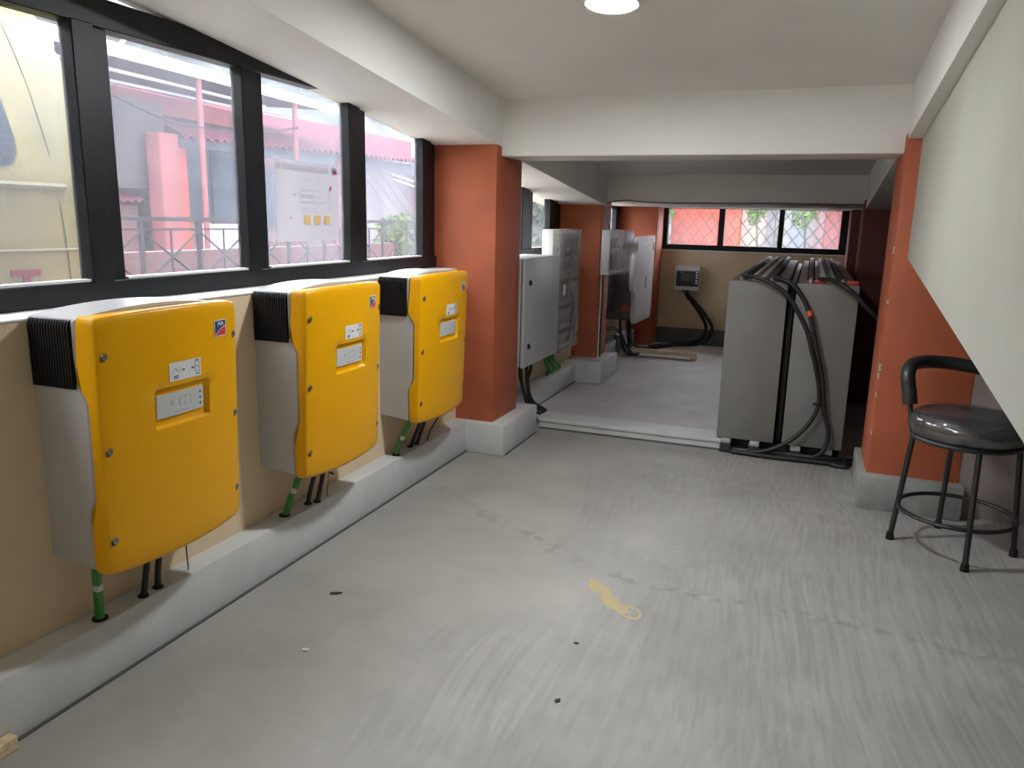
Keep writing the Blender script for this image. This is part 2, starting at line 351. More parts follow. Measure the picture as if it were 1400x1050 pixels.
# plinths along the left wall
t = M().box((XW-.01, YB, 0), (-1.613, 3.60, .168), .006, 2).done('trim_1', PLINTH, label='pale grey boxed plinth under the yellow inverters', kind=S)
M().box((-1.613, YB, 0), (-1.606, 3.575, .006)).done('gap_shadow_strip', CURB, t)  # dark strip painted in for the gap shadow along the floor
t = M().box((XW-.01, 4.09, 0), (-1.605, 5.60, .15), .006, 2).done('trim_2', PLINTH, label='pale grey boxed plinth below the grey steel enclosure', kind=S)
M().box((-1.605, 4.35, 0), (-1.599, 5.59, .005)).done('gap_shadow_strip', CURB, t)
M().box((XW-.01, 6.09, 0), (-1.605, 7.72, .15), .006, 2).done('trim_3', PLINTH, label='pale plinth below the white rounded inverter', kind=S)
t = M().box((-1.42, 4.205, 0), (-.365, 4.36, .044), .004).box((-1.42, 4.195, .04), (-.36, 4.365, .064), .005, 2).done('trim_4', PLINTH, label='white painted threshold across the opening to the battery bay', kind=S)
M().box((-1.41, 4.190, 0), (-.365, 4.205, .007)).done('gap_shadow_strip', CURB, t)  # same dark strip as painted gap shadow, under the threshold
M().box((-1.398, 3.60, 0), (-1.393, 4.10, .005)).done('trim_5', CURB, label='dark strip for the gap shadow at the foot of the near pillar base', kind=S)  # dark strip stands in for the shade in this gap

# far wall with its window opening
M().box((-1.9, YF, 0), (.75, YF+.2, .95)).done('wall_back', CREAM, label='cream far wall below the barred window', kind=S, smooth=False)
M().box((-1.43, YF-.05, 0), (.31, YF, .16), .008, 2).done('baseboard_back', CURB, label='dark grey curb at the foot of the far wall', kind=S)
M().box((-1.43, YF-.012, .944), (.305, YF+.05, .955)).done('trim_6', mat('white_sill_paint', (.75, .75, .72), .5), label='thin white sill line under the far window', kind=S, smooth=False)
# right-hand closure: outer wall, recess wall, far side wall
M().box((1.6, YB, -.1), (1.75, 3.7, 2.3)).done('wall_right', DARKW, label='dark outer wall under the stair', kind=S, smooth=False)
M().box((.68, 3.62, 0), (1.7, 3.78, 1.9)).done('wall_recess', mat('recess_render', (.30, .25, .235), .8, var=.12, vscale=5, bump=.2, bscale=30), label='unpainted wall of the recess behind the stool', kind=S, smooth=False)
M().box((.72, 3.78, -.1), (.9, YF+.2, 1.9)).done('wall_side', DARKW, label='dark wall behind the battery banks', kind=S, smooth=False)
M().box((-2.0, YB-.15, -.1), (1.75, YB, 2.5)).done('wall_front', CREAM, label='cream wall closing the room behind the viewer', kind=S, smooth=False)
# the cream stair panel with its slanting lower edge
def xp(y): return .34+.0105*y
def zl(y): return 1.092-.1007*(3.614-y)
ya, yb = YB, 3.614
pm_ = M().hull8([(xp(ya), ya, zl(ya)), (xp(ya)+.11, ya, zl(ya)), (xp(yb)+.11, yb, zl(yb)), (xp(yb), yb, zl(yb))],
                [(xp(ya), ya, zs1(ya)+.05), (xp(ya)+.11, ya, zs1(ya)+.05), (xp(yb)+.11, yb, zs1(yb)+.05), (xp(yb), yb, zs1(yb)+.05)])
pm_.done('wall_stair', PANELP, label='large pale cream panel with a slanting lower edge beside the stool', kind=S, smooth=False)

# ------------------------------------------------------------------ windows
XF = -1.81
def window_left(num, y0, y1, mull, ztop, label, glass, first=None):
    w = M()
    w.box((XF-.06, y0, .961), (XF, y1, 1.02), .003)
    w.box((XF-.06, y0, ztop), (XF, y1, ztop+.076), .003)
    fr = thing('window_%d' % num, (XF-.03, (y0+y1)/2, .953), label, None, kind=S)
    w.done('frame', FRAME, fr)
    edges = []
    for (a, b) in mull:
        m_ = M(); mid = a+(b-a)*.56
        m_.box((XF-.045, a, 1.015), (XF+.004, mid, ztop+.005), .003)
        m_.box((XF-.06, mid, 1.015), (XF-.012, b, ztop+.005), .003)
        m_.done('mullion', FRAME, fr)
    spans = []
    cur = y0
    for (a, b) in mull:
        if a-cur > .08: spans.append((cur, a))
        cur = b
    if y1-cur > .08: spans.append((cur, y1))
    for (a, b) in spans:
        M().box((XF-.036, a-.005, 1.015), (XF-.031, b+.005, ztop+.005)).done('pane', glass, fr, smooth=False)
        M().box((XF-.03, a, 1.02), (XF-.004, b, 1.027)).done('glazing_bead', mat('white_glazing_bead', (.62, .62, .62), .5), fr, smooth=False)
    return fr
w1 = window_left(1, YB, 3.62, [(-1.0, -.885), (-.37, -.255), (.26, .375), (.90, 1.015), (1.545, 1.668), (2.178, 2.30), (2.815, 2.965), (3.462, 3.62)], 1.682,
            'long black framed side window with dusty panes above the yellow inverters', GLASS)
w2 = window_left(2, 3.98, 5.76, [(3.98, 4.06), (4.88, 5.12), (5.46, 5.76)], 1.52, 'black framed side window behind the grey steel enclosure', GLASSB)
w3 = window_left(3, 6.06, 7.70, [(6.06, 6.14), (6.85, 6.95), (7.52, 7.70)], 1.34, 'black framed side window behind the white rounded inverter', GLASSB)
M().box((-1.83, YB, .9535), (XW+.004, 3.62, .9605), .002).done('trim_7', MATS['white_sill_paint'], label='thin white sill ledge under the long side window', kind=S)
# far window
fr = thing('window_4', (-.56, YF+.05, .955), 'low three-pane black framed window in the far wall', None, kind=S)
M().box((-1.45, YF+.02, .955), (.31, YF+.08, 1.008), .003).box((-1.45, YF+.02, 1.362), (.31, YF+.08, 1.40), .003).done('frame', FRAME, fr)
for a, b in ((-1.45, -1.385), (-.885, -.828), (-.316, -.268), (.24, .31)):
    M().box((a, YF+.018, 1.0), (b, YF+.078, 1.37), .003).done('mullion', FRAME, fr)
for a, b in ((-1.39, -.88), (-.833, -.31), (-.273, .245)):
    M().box((a, YF+.045, 1.0), (b, YF+.05, 1.37)).done('pane', GLASSB, fr, smooth=False)

# ------------------------------------------------------------------ ceiling bulb
ly = 2.545; lz = zc1(ly)
tl_ = Matrix.Translation((-.66, ly, lz)) @ Matrix.Rotation(math.atan(-.1), 4, 'X')
bl = thing('ceiling_light', (-.66, ly, lz-.03), 'glowing round white light fixed on the sloping ceiling', 'lamp')
p = M().lathe([(.09, 0), (.09, -.018), (.086, -.024), (.076, -.024)], (0, 0, 0), 28); bmesh.ops.transform(p.bm, matrix=tl_, verts=p.bm.verts[:]); p.done('rim', WHITE, bl)
p = M().lathe([(.075, -.0235), (.074, -.0255)], (0, 0, 0), 28); bmesh.ops.transform(p.bm, matrix=tl_, verts=p.bm.verts[:]); p.done('diffuser', emit_mat('lamp_glow', (.95, .985, 1.0), LAMP_STRENGTH), bl)

# ------------------------------------------------------------------ yellow inverters
IW = .467
def arch(u): return 1-(2*u/IW-1)**2
def inverter(y0, label):
    z0 = .342
    root = thing('inverter', (XW, y0, z0), label, 'inverter', 'yellow wall inverters')
    X = lambda d: XW+d
    seam = [(.342, .147), (.492, .145), (.535, .168), (.771, .172), (.818, .142), (.972, .154)]   # (z, depth) of the joint between cover and housing
    def ds(z):
        for (a, da), (b, db) in zip(seam, seam[1:]):
            if z <= b: return da+(db-da)*max(0, (z-a))/(b-a)
        return seam[-1][1]
    # housing
    zb, zt = .362, .966
    prof = [(0, zb)] + [(ds(z)-.0045, z) for z in (.348, .4, .492, .535, .6, .7, .771, .818, .9, .955)] + [(ds(.96)-.004, .966), (.02, .968), (0, .966)]
    m_ = M(); rows = []
    us = [.002, .006, .014] + [IW*k/12 for k in range(1, 12)] + [IW-.014, IW-.006, IW-.002]
    for u in us:
        ins = {0: .006, 1: .0015, 2: 0}.get(min(us.index(u), len(us)-1-us.index(u)), 0)
        rows.append([(X(max(0, d-ins)), y0+u, z+(.018*arch(u)-ins*1.2 if z > .9 else (-.006*arch(u)+ins if z < .37 else 0))) for d, z in prof])
    V = m_.grid(rows, True); m_.bm.faces.new(V[0]); m_.bm.faces.new(V[-1][::-1])
    m_.done('housing', GREYP, root, ang=28)
    # ribbed black heat sinks on both flanks
    for side in (0, 1):
        h = M(); s0 = y0-.004 if side == 0 else y0+IW-.012
        h.box((X(.004), s0+.004, .803), (X(.136), s0+.014, .962))
        for k in range(15):
            d = .006+k*.0088
            ya_, yb_ = (s0-.002, s0+.03) if side == 0 else (s0-.014, s0+.018)
            pl = [(ya_, .803), (ya_, .948), (ya_+.004, .959), (ya_+.013, .9655), (yb_, .968), (yb_, .803)] if side == 0 else \
                 [(yb_, .803), (yb_, .948), (yb_-.004, .959), (yb_-.013, .9655), (ya_, .968), (ya_, .803)]
            h.prism(pl, 'x', X(d), X(d+.0052))
        h.done('heat_sink', BLACK, root, smooth=False)
    # yellow cover: flanks, softened crease, bowed front with a sunk display bay
    def dc(z): return .186+.022*(z-.342)/.63
    cols = [('s', 0.0, 0), ('c', .001, .016), ('c', .004, .005), ('c', .012, .0)]
    fu = [.03, .06, .10, .145, .152, .20, .26, .325, .332, .37, .41, IW-.03]
    def path(z, ins=0.0, dz=0.0):
        pts = []; zc = min(max(z, .342), .972)
        D = dc(zc)-ins*.9; sm = ds(zc)
        g_ = D-sm; L_ = [(0.0, sm), (.0008, sm+g_*.5), (.0018, D-.0065), (.0045, D-.0018), (.0095, D)]
        for u, d in L_: pts.append((u+ins, d))
        for u in fu:
            d = D+.024*(1-(2*u/IW-1)**2)
            if .704-.026 < z < .778 and .150 < u < .327: d -= .011
            pts.append((u, d))
        for u, d in L_[::-1]: pts.append((IW-u-ins, d))
        return pts
    zsr = [.342, .346, .356, .40, .45, .492, .535, .60, .65, .677, .684, .70, .73, .772, .779, .80, .818, .86, .90, .94, .955, .965, .970, .972]
    insr = {.342: .008, .346: .003, .356: 0, .955: 0, .965: .002, .970: .006, .972: .0115}
    rows = []
    for z in zsr:
        row = []
        for u, d in path(z, insr.get(z, 0)):
            k = (z-.342)/.63
            ar = (.010*arch(u)*(k**4) - .008*arch(u)*((1-k)**4))
            row.append((X(d), y0+u, z+ar))
        rows.append(row)
    m_ = M(); V = m_.grid(rows); m_.bm.faces.new(V[0][::-1]); m_.bm.faces.new(V[-1])
    m_.bm.faces.new([r[0] for r in V] + [r[-1] for r in V][::-1])
    m_.done('cover', YELLOW, root, ang=50)
    def front(u, z, off=.0008): return X(dc(z)+.024*(1-(2*u/IW-1)**2)+off)
    # six screws in sunk corner notches
    for u in (.022, IW-.020):
        for z in (.882, .655, .430):
            xs = front(u, z, -.001)
            sc = M().lathe([(.009, 0), (.0085, .0020), (.0062, .0026), (.004, .0022)], (xs, y0+u, z), 12, 'x').done('screw', SCREWM, root)
            M().box((xs-.003, y0+u-.010, z-.011), (xs+.0014, y0+u+.0, z+.002), .0004).done('notch', SCREWD, sc, smooth=False)
            M().box((xs+.0022, y0+u-.0035, z-.0012), (xs+.0029, y0+u+.0035, z+.0012)).done('slot', INK, sc, smooth=False)
    # display
    def plate(name, u0, u1, z0_, z1_, off, th, material, parent, segs=6, **kw):
        p = M(); A = []; B = []
        for k in range(segs+1):
            u = u0+(u1-u0)*k/segs
            A.append([(front(u, z0_, off), y0+u, z0_), (front(u, z1_, off), y0+u, z1_)]); B.append([(front(u, z0_, off+th), y0+u, z0_), (front(u, z1_, off+th), y0+u, z1_)])
        rows_ = [[a[0], a[1], b[1], b[0]] for a, b in zip(A, B)]
        V_ = p.grid(rows_, True); p.bm.faces.new(V_[0]); p.bm.faces.new(V_[-1][::-1])
        return p.done(name, material, parent, **kw)
    dp = plate('display_panel', .156, .314, .702, .762, -.0105, .004, DISPG, root)
    for k in range(3):
        z = .747-k*.0155; M().lathe([(.0028, 0), (.0028, .0008)], (front(.302, z, -.0064), y0+.302, z), 8, 'x').done('indicator', INK, dp)
    def strokes(name, segs_, off, w, material, parent):
        p = M()
        for (a, b) in segs_:
            p.tube([(front(a[0], a[1], off), y0+a[0], a[1]), (front(b[0], b[1], off), y0+b[0], b[1])], w, 4, curve=False)
        return p.done(name, material, parent, smooth=False, kind='stuff')
    rr = [(.228, .727), (.232, .724), (.262, .724), (.266, .727), (.266, .745), (.262, .748), (.232, .748), (.228, .745), (.228, .727)]
    strokes('symbol', list(zip(rr, rr[1:])) + [((.247, .724), (.247, .732)), ((.247, .740), (.247, .748)), ((.20, .728), (.20, .744)), ((.208, .728), (.208, .744)), ((.20, .736), (.212, .736))], -.0064, .0006, INKG, dp)
    strokes('lettering', [((.212+i*.006, .7105), (.212+i*.006+.0035, .7105)) for i in range(8)], -.0064, .0011, INKG, dp)
    # sticker with the pictogram steps
    st = plate('sticker', .192, .300, .792, .840, .0004, .0006, LABELW, root)
    strokes('arrow', [((.233, .818), (.241, .818)), ((.266, .818), (.274, .818))], .0012, .0022, INK, st)
    strokes('phone_outline', [((.279, .804), (.279, .832)), ((.293, .804), (.293, .832)), ((.279, .832), (.293, .832)), ((.279, .804), (.293, .804)), ((.283, .816), (.287, .821)), ((.287, .821), (.290, .817))], .0012, .0007, INK, st)
    strokes('caption_bar', [((.280, .836), (.293, .836)), ((.206, .805), (.220, .805)), ((.206, .800), (.220, .800)), ((.281, .799), (.294, .799))], .0012, .0014, INK, st)
    strokes('drawing_line', [((.198, .812), (.210, .826)), ((.210, .826), (.222, .812)), ((.214, .822), (.226, .826)), ((.226, .826), (.226, .814))], .0012, .0006, INKG, st)
    # maker's badge
    bd = plate('badge', .360, .410, .884, .929, .0004, .0008, LABELW, root)
    plate('blue_field', .3625, .4075, .8865, .9265, .0013, .0004, LBLUE, bd)
    p = M(); n = 10; up_ = []; lo_ = []
    for k in range(n+1):
        t_ = k/n; u = .3625+.045*t_
        zt_ = .8865+.0225*math.sin(t_*PI/2); up_.append((u, zt_)); lo_.append((u, .8865))
    up2 = [(u, z+.0022) for u, z in up_]
    rowsA = [[(front(u, z, .002), y0+u, z) for (u, z) in (a, b)] for a, b in zip(up_, up2)]
    p.grid(rowsA); p.done('white_arc', LABELW, bd, smooth=False, rec=False)
    p = M(); p.grid([[(front(u, z, .002), y0+u, z) for (u, z) in (a, b)] for a, b in zip(lo_, up_)]); p.done('red_field', LRED, bd, smooth=False, rec=False)
    text_part('lettering', 'SMA', .0155, face_plus_x((front(.383, .917, .0026), y0+.3810, .9180)), LABELW, bd, depth=.0004, bold=.0005)
    return root
inv1 = inverter(1.258, 'yellow fronted inverter nearest the viewer, beside the van outside')
inv2 = inverter(2.045, 'middle one of the three yellow fronted inverters, below the paper sheet')
inv3 = inverter(2.840, 'yellow fronted inverter standing next to the orange pillar')

# cables dropping from each inverter into the plinth
def drop(name, pts, r, material, label, cat='cable', group=None, collar=True, tape=None):
    root = thing(name, pts[-1], label, cat, group)
    M().tube(pts, r, 10).done('sheath', material, root)
    e = pts[-1]
    if collar: M().lathe([(r*1.75, -.002), (r*1.75, .004), (r*1.2, .007)], (e[0], e[1], .168), 14).done('collar', BLACK, root)
    if tape:
        a, b = tape; M().cyl(a, b, r*1.08, 12).done('tape_band', WTAPE, root)
    return root
zP = .168
def between(p, q, t): return tuple(a+(b-a)*t for a, b in zip(p, q))
g = 'cables dropping from the inverters'
drop('earth_cable', [(-1.575, 1.285, .37), (-1.585, 1.288, .325), (-1.615, 1.310, .25), (-1.638, 1.328, .16)], .0115, GREEN, 'green earth cable with white band under the nearest inverter', group=g, tape=((-1.597, 1.297, .292), (-1.606, 1.304, .272)))
drop('power_cable', [(-1.60, 1.470, .36), (-1.612, 1.468, .28), (-1.625, 1.466, .21), (-1.633, 1.464, .16)], .0085, RUBBER, 'black power cable nearer the green one under the nearest inverter', group=g)
drop('power_cable', [(-1.60, 1.512, .36), (-1.612, 1.510, .28), (-1.628, 1.514, .21), (-1.637, 1.520, .16)], .0085, RUBBER, 'black power cable further from the green one under the nearest inverter', group=g)
drop('signal_wire', [(-1.60, 1.622, .36), (-1.63, 1.628, .27), (-1.641, 1.640, .16)], .0022, mat('grey_wire', (.2, .2, .19), .5), 'thin grey wire under the nearest inverter', cat='wire', collar=False, group=g)
drop('earth_cable', [(-1.565, 2.10, .37), (-1.58, 2.102, .32), (-1.62, 2.108, .24), (-1.650, 2.106, .16)], .0115, GREEN, 'green earth cable with white band under the middle inverter', group=g, tape=((-1.60, 2.105, .283), (-1.609, 2.107, .263)))
drop('power_cable', [(-1.595, 2.228, .36), (-1.605, 2.226, .29), (-1.630, 2.228, .21), (-1.643, 2.234, .16)], .0085, RUBBER, 'black power cable nearer the green one under the middle inverter', group=g)
drop('power_cable', [(-1.590, 2.275, .36), (-1.597, 2.272, .29), (-1.615, 2.268, .21), (-1.627, 2.268, .16)], .0085, RUBBER, 'black power cable further from the green one under the middle inverter', group=g)
M().tube([(-1.60, 2.29, .37), (-1.605, 2.30, .30), (-1.61, 2.325, .27), (-1.605, 2.345, .255)], .0042, 8).done('loose_cable', RUBBER, label='short thin black cable end hanging loose under the middle inverter', cat='cable', group=g)
drop('signal_wire', [(-1.60, 2.36, .36), (-1.625, 2.35, .27), (-1.63, 2.335, .16)], .002, mat('grey_wire', (.2, .2, .19), .5), 'thin pale wire under the middle inverter', cat='wire', collar=False, group=g)
drop('earth_cable', [(-1.565, 2.89, .37), (-1.58, 2.892, .32), (-1.625, 2.895, .24), (-1.649, 2.897, .16)], .0115, GREEN, 'green earth cable with white band under the inverter by the pillar', group=g, tape=((-1.608, 2.894, .265), (-1.618, 2.895, .248)))
drop('power_cable', [(-1.59, 3.05, .36), (-1.605, 3.048, .29), (-1.635, 3.04, .21), (-1.652, 3.036, .16)], .0085, RUBBER, 'black power cable nearer the green one under the inverter by the pillar', group=g)
drop('power_cable', [(-1.59, 3.085, .36), (-1.60, 3.083, .29), (-1.628, 3.083, .21), (-1.648, 3.085, .16)], .0085, RUBBER, 'black power cable further from the green one under the inverter by the pillar', group=g)
drop('signal_wire', [(-1.56, 3.185, .36), (-1.575, 3.19, .30), (-1.615, 3.172, .22), (-1.63, 3.16, .165)], .0032, RUBBER, 'thin black wire under the inverter by the pillar', cat='wire', collar=False, group=g)

# ------------------------------------------------------------------ paper sheet on the window
XP_ = XF-.024
ps = thing('paper_sheet', (XP_, 2.565, 1.11), 'white printed diagram sheet taped to the dusty window pane', 'paper')
p = M(); rows = []
for i in range(7):
    rows.append([])
    for k in range(9):
        a, b = i/6, k/8
        y = 2.338+.428*b + .006*(1-a)*(1-b); z = 1.112+.300*a - .010*b*a
        x = XP_+.004+.006*math.sin(b*5+a*2)*(.3+.7*abs(b-.5)) + (.012*(1-b)**6)
        rows[-1].append((x, y, z))
p.grid(rows); p.done('sheet', PAPER, ps, rec=False)
XI = XP_+.0112
def ink(name, rects, material):
    p = M()
    for (u0, v0, u1, v1) in rects: p.box((XI, 2.338+.428*u0, 1.112+.30*v0), (XI+.0004, 2.338+.428*u1, 1.112+.30*v1))
    return p.done(name, material, ps, smooth=False, kind='stuff' if len(rects) > 1 else None)
INKF = mat('faint_print_grey', (.42, .41, .45), .7); INKL = mat('light_print_grey', (.60, .58, .63), .7); INKO = mat('orange_print', (.80, .55, .22), .7)
ink('title_block', [(.12, .875-.002*i, .80, .882-.002*i) for i in (0,)] + [(.12, .895, .80, .902), (.12, .915, .80, .921), (.12, .935, .80, .94), (.12, .872, .125, .94), (.795, .872, .80, .94)], INKF)
ink('emblem', [(.035, .885, .095, .945)], INKF)
ink('wiring_box', [(.38, .49, .80, .497), (.38, .56, .80, .566), (.38, .645, .80, .65), (.38, .49, .386, .65), (.57, .49, .576, .65), (.795, .49, .80, .65), (.40, .42, .78, .425), (.44, .39, .78, .394)], INKL)
ink('wiring_mark', [(.42, .57, .46, .585), (.50, .57, .54, .585), (.28, .565, .30, .59), (.23, .57, .24, .58), (.46, .755, .48, .77), (.64, .755, .66, .77), (.21, .28, .24, .30)], INKF)
ink('note_line', [(.83, .40+.035*i, .85, .42+.035*i) for i in range(8) if i not in (4,)], INKL)
for k in range(3):
    a = .43+.155*k; o = ink('inverter_picture', [(a, .215, a+.085, .325)], INKO)
ink('red_mark', [(.83, .655, .852, .71)], LRED)
o = ink('logo', [(.875, .885, .945, .945)], LBLUE)
M().box((XI+.0005, 2.338+.428*.88, 1.112+.3*.868), (XI+.0008, 2.338+.428*.945, 1.112+.3*.892)).done('logo_red', LRED, ps, smooth=False)
text_part('lettering', 'SMA', .013, face_plus_x((XI+.0007, 2.338+.428*.91, 1.112+.3*.922)), LABELW, ps, depth=.0002)

# ------------------------------------------------------------------ grey steel enclosure
en = thing('steel_enclosure', (-1.57, 4.30, .395), 'closed light grey steel enclosure with two black locks behind the near pillar', 'cabinet')
M().box((XW, 3.995, .395), (-1.475, 4.612, 1.003), .006, 2).done('body', WHITEM, en)
d_ = M().box((-1.472, 3.99, .39), (-1.452, 4.617, 1.006), .005, 2).done('door', WHITEM, en)
for z in (.867, .507):
    M().lathe([(.016, 0), (.016, .006), (.010, .010)], (-1.453, 4.07, z), 14, 'x').box((-1.444, 4.066, z-.011), (-1.440, 4.074, z+.011)).done('lock', BLACK, d_)
M().box((-1.4745, 3.992, .40), (-1.471, 4.614, 1.0)).done('seal', BLACK, en, smooth=False)
for i, (pts, lab) in enumerate([
    ([(-1.5, 4.09, .40), (-1.5, 4.10, .33), (-1.495, 4.12, .24), (-1.47, 4.16, .13), (-1.43, 4.25, .075)], 'black cable under the steel enclosure, the one nearest the pillar'),
    ([(-1.52, 4.13, .40), (-1.52, 4.14, .31), (-1.50, 4.18, .2), (-1.46, 4.24, .10), (-1.425, 4.285, .075)], 'black cable under the steel enclosure, second from the pillar'),
    ([(-1.5, 4.19, .40), (-1.5, 4.19, .33), (-1.50, 4.22, .22), (-1.47, 4.27, .11), (-1.42, 4.31, .075)], 'black cable under the steel enclosure, third from the pillar'),
    ([(-1.5, 4.25, .40), (-1.5, 4.26, .34), (-1.51, 4.24, .26), (-1.49, 4.28, .14), (-1.415, 4.33, .075)], 'black cable under the steel enclosure, furthest from the pillar')]):
    M().tube(pts, .0105, 8).done('power_cable', RUBBER, label=lab, cat='cable', group='cables under the steel enclosure')
# green earth leads behind it
for i in range(3):
    M().tube([(-1.655+.008*i, 4.98+.09*i, .33), (-1.65, 4.99+.08*i, .25), (-1.635+.01*i, 5.03+.09*i, .19), (-1.645, 5.0+.1*i, .152)], .013, 8).done('earth_cable', GREEN, label='green earth lead beyond the steel enclosure, '+('nearest it', 'middle of the three', 'furthest from it')[i], cat='cable', group='green leads beyond the enclosure')

# ------------------------------------------------------------------ distribution cabinet with a clear door
dcb = thing('distribution_cabinet', (-1.63, 5.22, .31), 'tall white plastic cabinet with a hazy transparent front on the wall', 'cabinet')
M().box((XW, 4.962, .312), (-1.615, 5.475, 1.155), .006, 2).done('body', WHITE, dcb)
M().box((-1.615, 4.99, .34), (-1.612, 5.45, 1.13)).done('back_plate', mat('cabinet_inside_grey', (.36, .35, .35), .6), dcb, smooth=False)
for k, z in enumerate((.985, .80, .62, .45)):
    M().box((-1.612, 5.02, z-.05), (-1.590, 5.42, z+.05), .003).done('breaker_row', mat('breaker_grey', (.5, .5, .5), .5), dcb)
    M().box((-1.590, 5.03, z-.016), (-1.584, 5.41, z+.016), .002).done('toggle_strip', CHARC, dcb)
M().tube([(-1.6, 5.33, .36), (-1.585, 5.35, .5), (-1.585, 5.38, .62), (-1.6, 5.36, .72)], .011, 6).done('inner_cable', RUBBER, dcb)
dr = thing('door', (-1.57, 5.22, .31), None, None); dr.parent = dcb; dr.location = LOC[dr]-LOC[dcb]
for z0_, z1_ in ((.312, .868), (.872, 1.155)):
    M().box((-1.572, 4.96, z0_), (-1.566, 5.477, z1_), .002).done('pane', SMOKE, dr, smooth=False)
for a, b in ((4.96, 4.972), (5.465, 5.477)):
    M().box((-1.614, a, .312), (-1.570, b, 1.155)).done('edge', SMOKE, dr, smooth=False)
M().box((-1.614, 4.972, 1.147), (-1.572, 5.465, 1.155)).box((-1.614, 4.972, .312), (-1.572, 5.465, .32)).done('rim', SMOKE, dr, smooth=False)
M().box((-1.566, 5.065, .71), (-1.55, 5.083, .785), .005, 2).done('handle', WHITE, dr)
M().box((-1.5655, 5.36, 1.115), (-1.5645, 5.44, 1.127)).done('name_strip', mat('green_print', (.05, .3, .2), .5), dr, smooth=False)

# ------------------------------------------------------------------ meter box on pillar two
mb = thing('meter_box', (-1.44, 6.02, .815), 'white meter box with a clear cover on the second orange pillar', 'box')
M().box((-1.497, 5.775, .815), (-1.425, 6.26, 1.152), .005, 2).done('back_box', WHITE, mb)
cv = M()
cv.box((-1.425, 5.778, .82), (-1.345, 5.783, 1.147)).box((-1.425, 6.252, .82), (-1.345, 6.257, 1.147)).box((-1.425, 5.783, 1.142), (-1.345, 6.252, 1.147)).box((-1.425, 5.783, .82), (-1.345, 6.252, .825)).box((-1.350, 5.783, .825), (-1.345, 6.252, 1.142))
cv.done('clear_cover', CLEAR, mb, smooth=False)
M().box((-1.425, 5.80, .85), (-1.39, 5.90, .97), .004).box((-1.425, 5.80, 1.02), (-1.385, 5.92, 1.09), .004).done('switch_block', CHARC, mb)
M().box((-1.425, 5.97, .84), (-1.385, 6.19, 1.03), .004).done('meter', mat('meter_grey', (.5, .5, .52), .5), mb)
M().box((-1.385, 6.06, 1.0), (-1.38, 6.14, 1.05)).done('meter_display', CHARC, mb, smooth=False)
M().tube([(-1.40, 5.86, .97), (-1.375, 5.90, 1.0), (-1.39, 5.93, 1.03)], .006, 6).done('inner_lead', RUBBER, mb)
M().tube([(-1.488, 5.80, .82), (-1.486, 5.802, .6), (-1.488, 5.80, .4), (-1.486, 5.80, .17)], .006, 6).done('conduit', WHITE, label='thin white conduit running down the pillar from the meter box', cat='conduit')
M().tube([(-1.485, 5.828, .82), (-1.483, 5.834, .6), (-1.484, 5.828, .42), (-1.483, 5.832, .17)], .009, 6).done('power_cable', RUBBER, label='black cable running down the pillar from the meter box', cat='cable')
M().tube([(-1.44, 5.80, 1.152), (-1.455, 5.765, 1.23), (-1.475, 5.75, 1.29), (-1.44, 5.75, 1.352), (-1.34, 5.80, 1.372), (-1.18, 5.805, 1.362), (-.95, 5.81, 1.358), (-.3, 5.813, 1.366), (.3, 5.813, 1.366)], .0045, 6).done('looped_cable', mat('grey_cable', (.16, .15, .14), .5), label='thin grey cable looping from the meter box along the beam edge', cat='cable')
M().box((-1.66, 6.25, .49), (-1.56, 6.56, .80), .006, 2).box((-1.70, 6.35, .6), (-1.655, 6.45, .7)).done('junction_box', CHARC, label='small black junction box beneath the meter box', cat='box')

# ------------------------------------------------------------------ white rounded inverter in the corner
wi = thing('hybrid_inverter', (-1.5, 7.0, .33), 'white fronted inverter with rounded corners and notched edge in the corner', 'inverter')
M().box((XW, 6.60, .37), (-1.43, 7.40, 1.06), .03, 3).done('body', CHARC, wi)
def roundrect(pts, r=.04, n=4):
    out = []
    N_ = len(pts)
    for i in range(N_):
        p0, p1, p2 = Vector(pts[i-1]), Vector(pts[i]), Vector(pts[(i+1) % N_])
        rr_ = min(r, (p1-p0).length*.45, (p2-p1).length*.45)
        a = p1+(p0-p1).normalized()*rr_; b = p1+(p2-p1).normalized()*rr_
        for k in range(n+1):
            t_ = k/n; out.append(tuple((1-t_)**2*a+2*t_*(1-t_)*p1+t_*t_*b))
    return out
pl = roundrect([(6.66, 1.09), (7.43, 1.10), (7.39, .325), (6.66, .335), (6.66, .60), (6.53, .655), (6.53, .925), (6.66, .965)])
M().prism(pl, 'x', -1.43, -1.395, .006).done('front_plate', WPLATE, wi)
M().box((-1.396, 7.345, .955), (-1.392, 7.385, 1.04), .002).done('slot', CHARC, wi)
M().box((-1.396, 7.065, .63), (-1.392, 7.10, .73), .002).done('display', CHARC, wi)
for y in (6.99, 7.26): M().lathe([(.012, 0), (.012, .003)], (-1.396, y, 1.062), 10, 'x').done('screw', mat('plate_screw', (.25, .25, .25), .4), wi)
sw = M().lathe([(.028, 0), (.028, .02), (.022, .026)], (-1.55, 6.60, .47), 14, 'y')
M().box((-1.50, 6.585, .455), (-1.43, 6.60, .50), .004).box((-1.475, 6.57, .47), (-1.455, 6.59, .515), .004).done('switch', REDC, wi)
sw.bm.free()
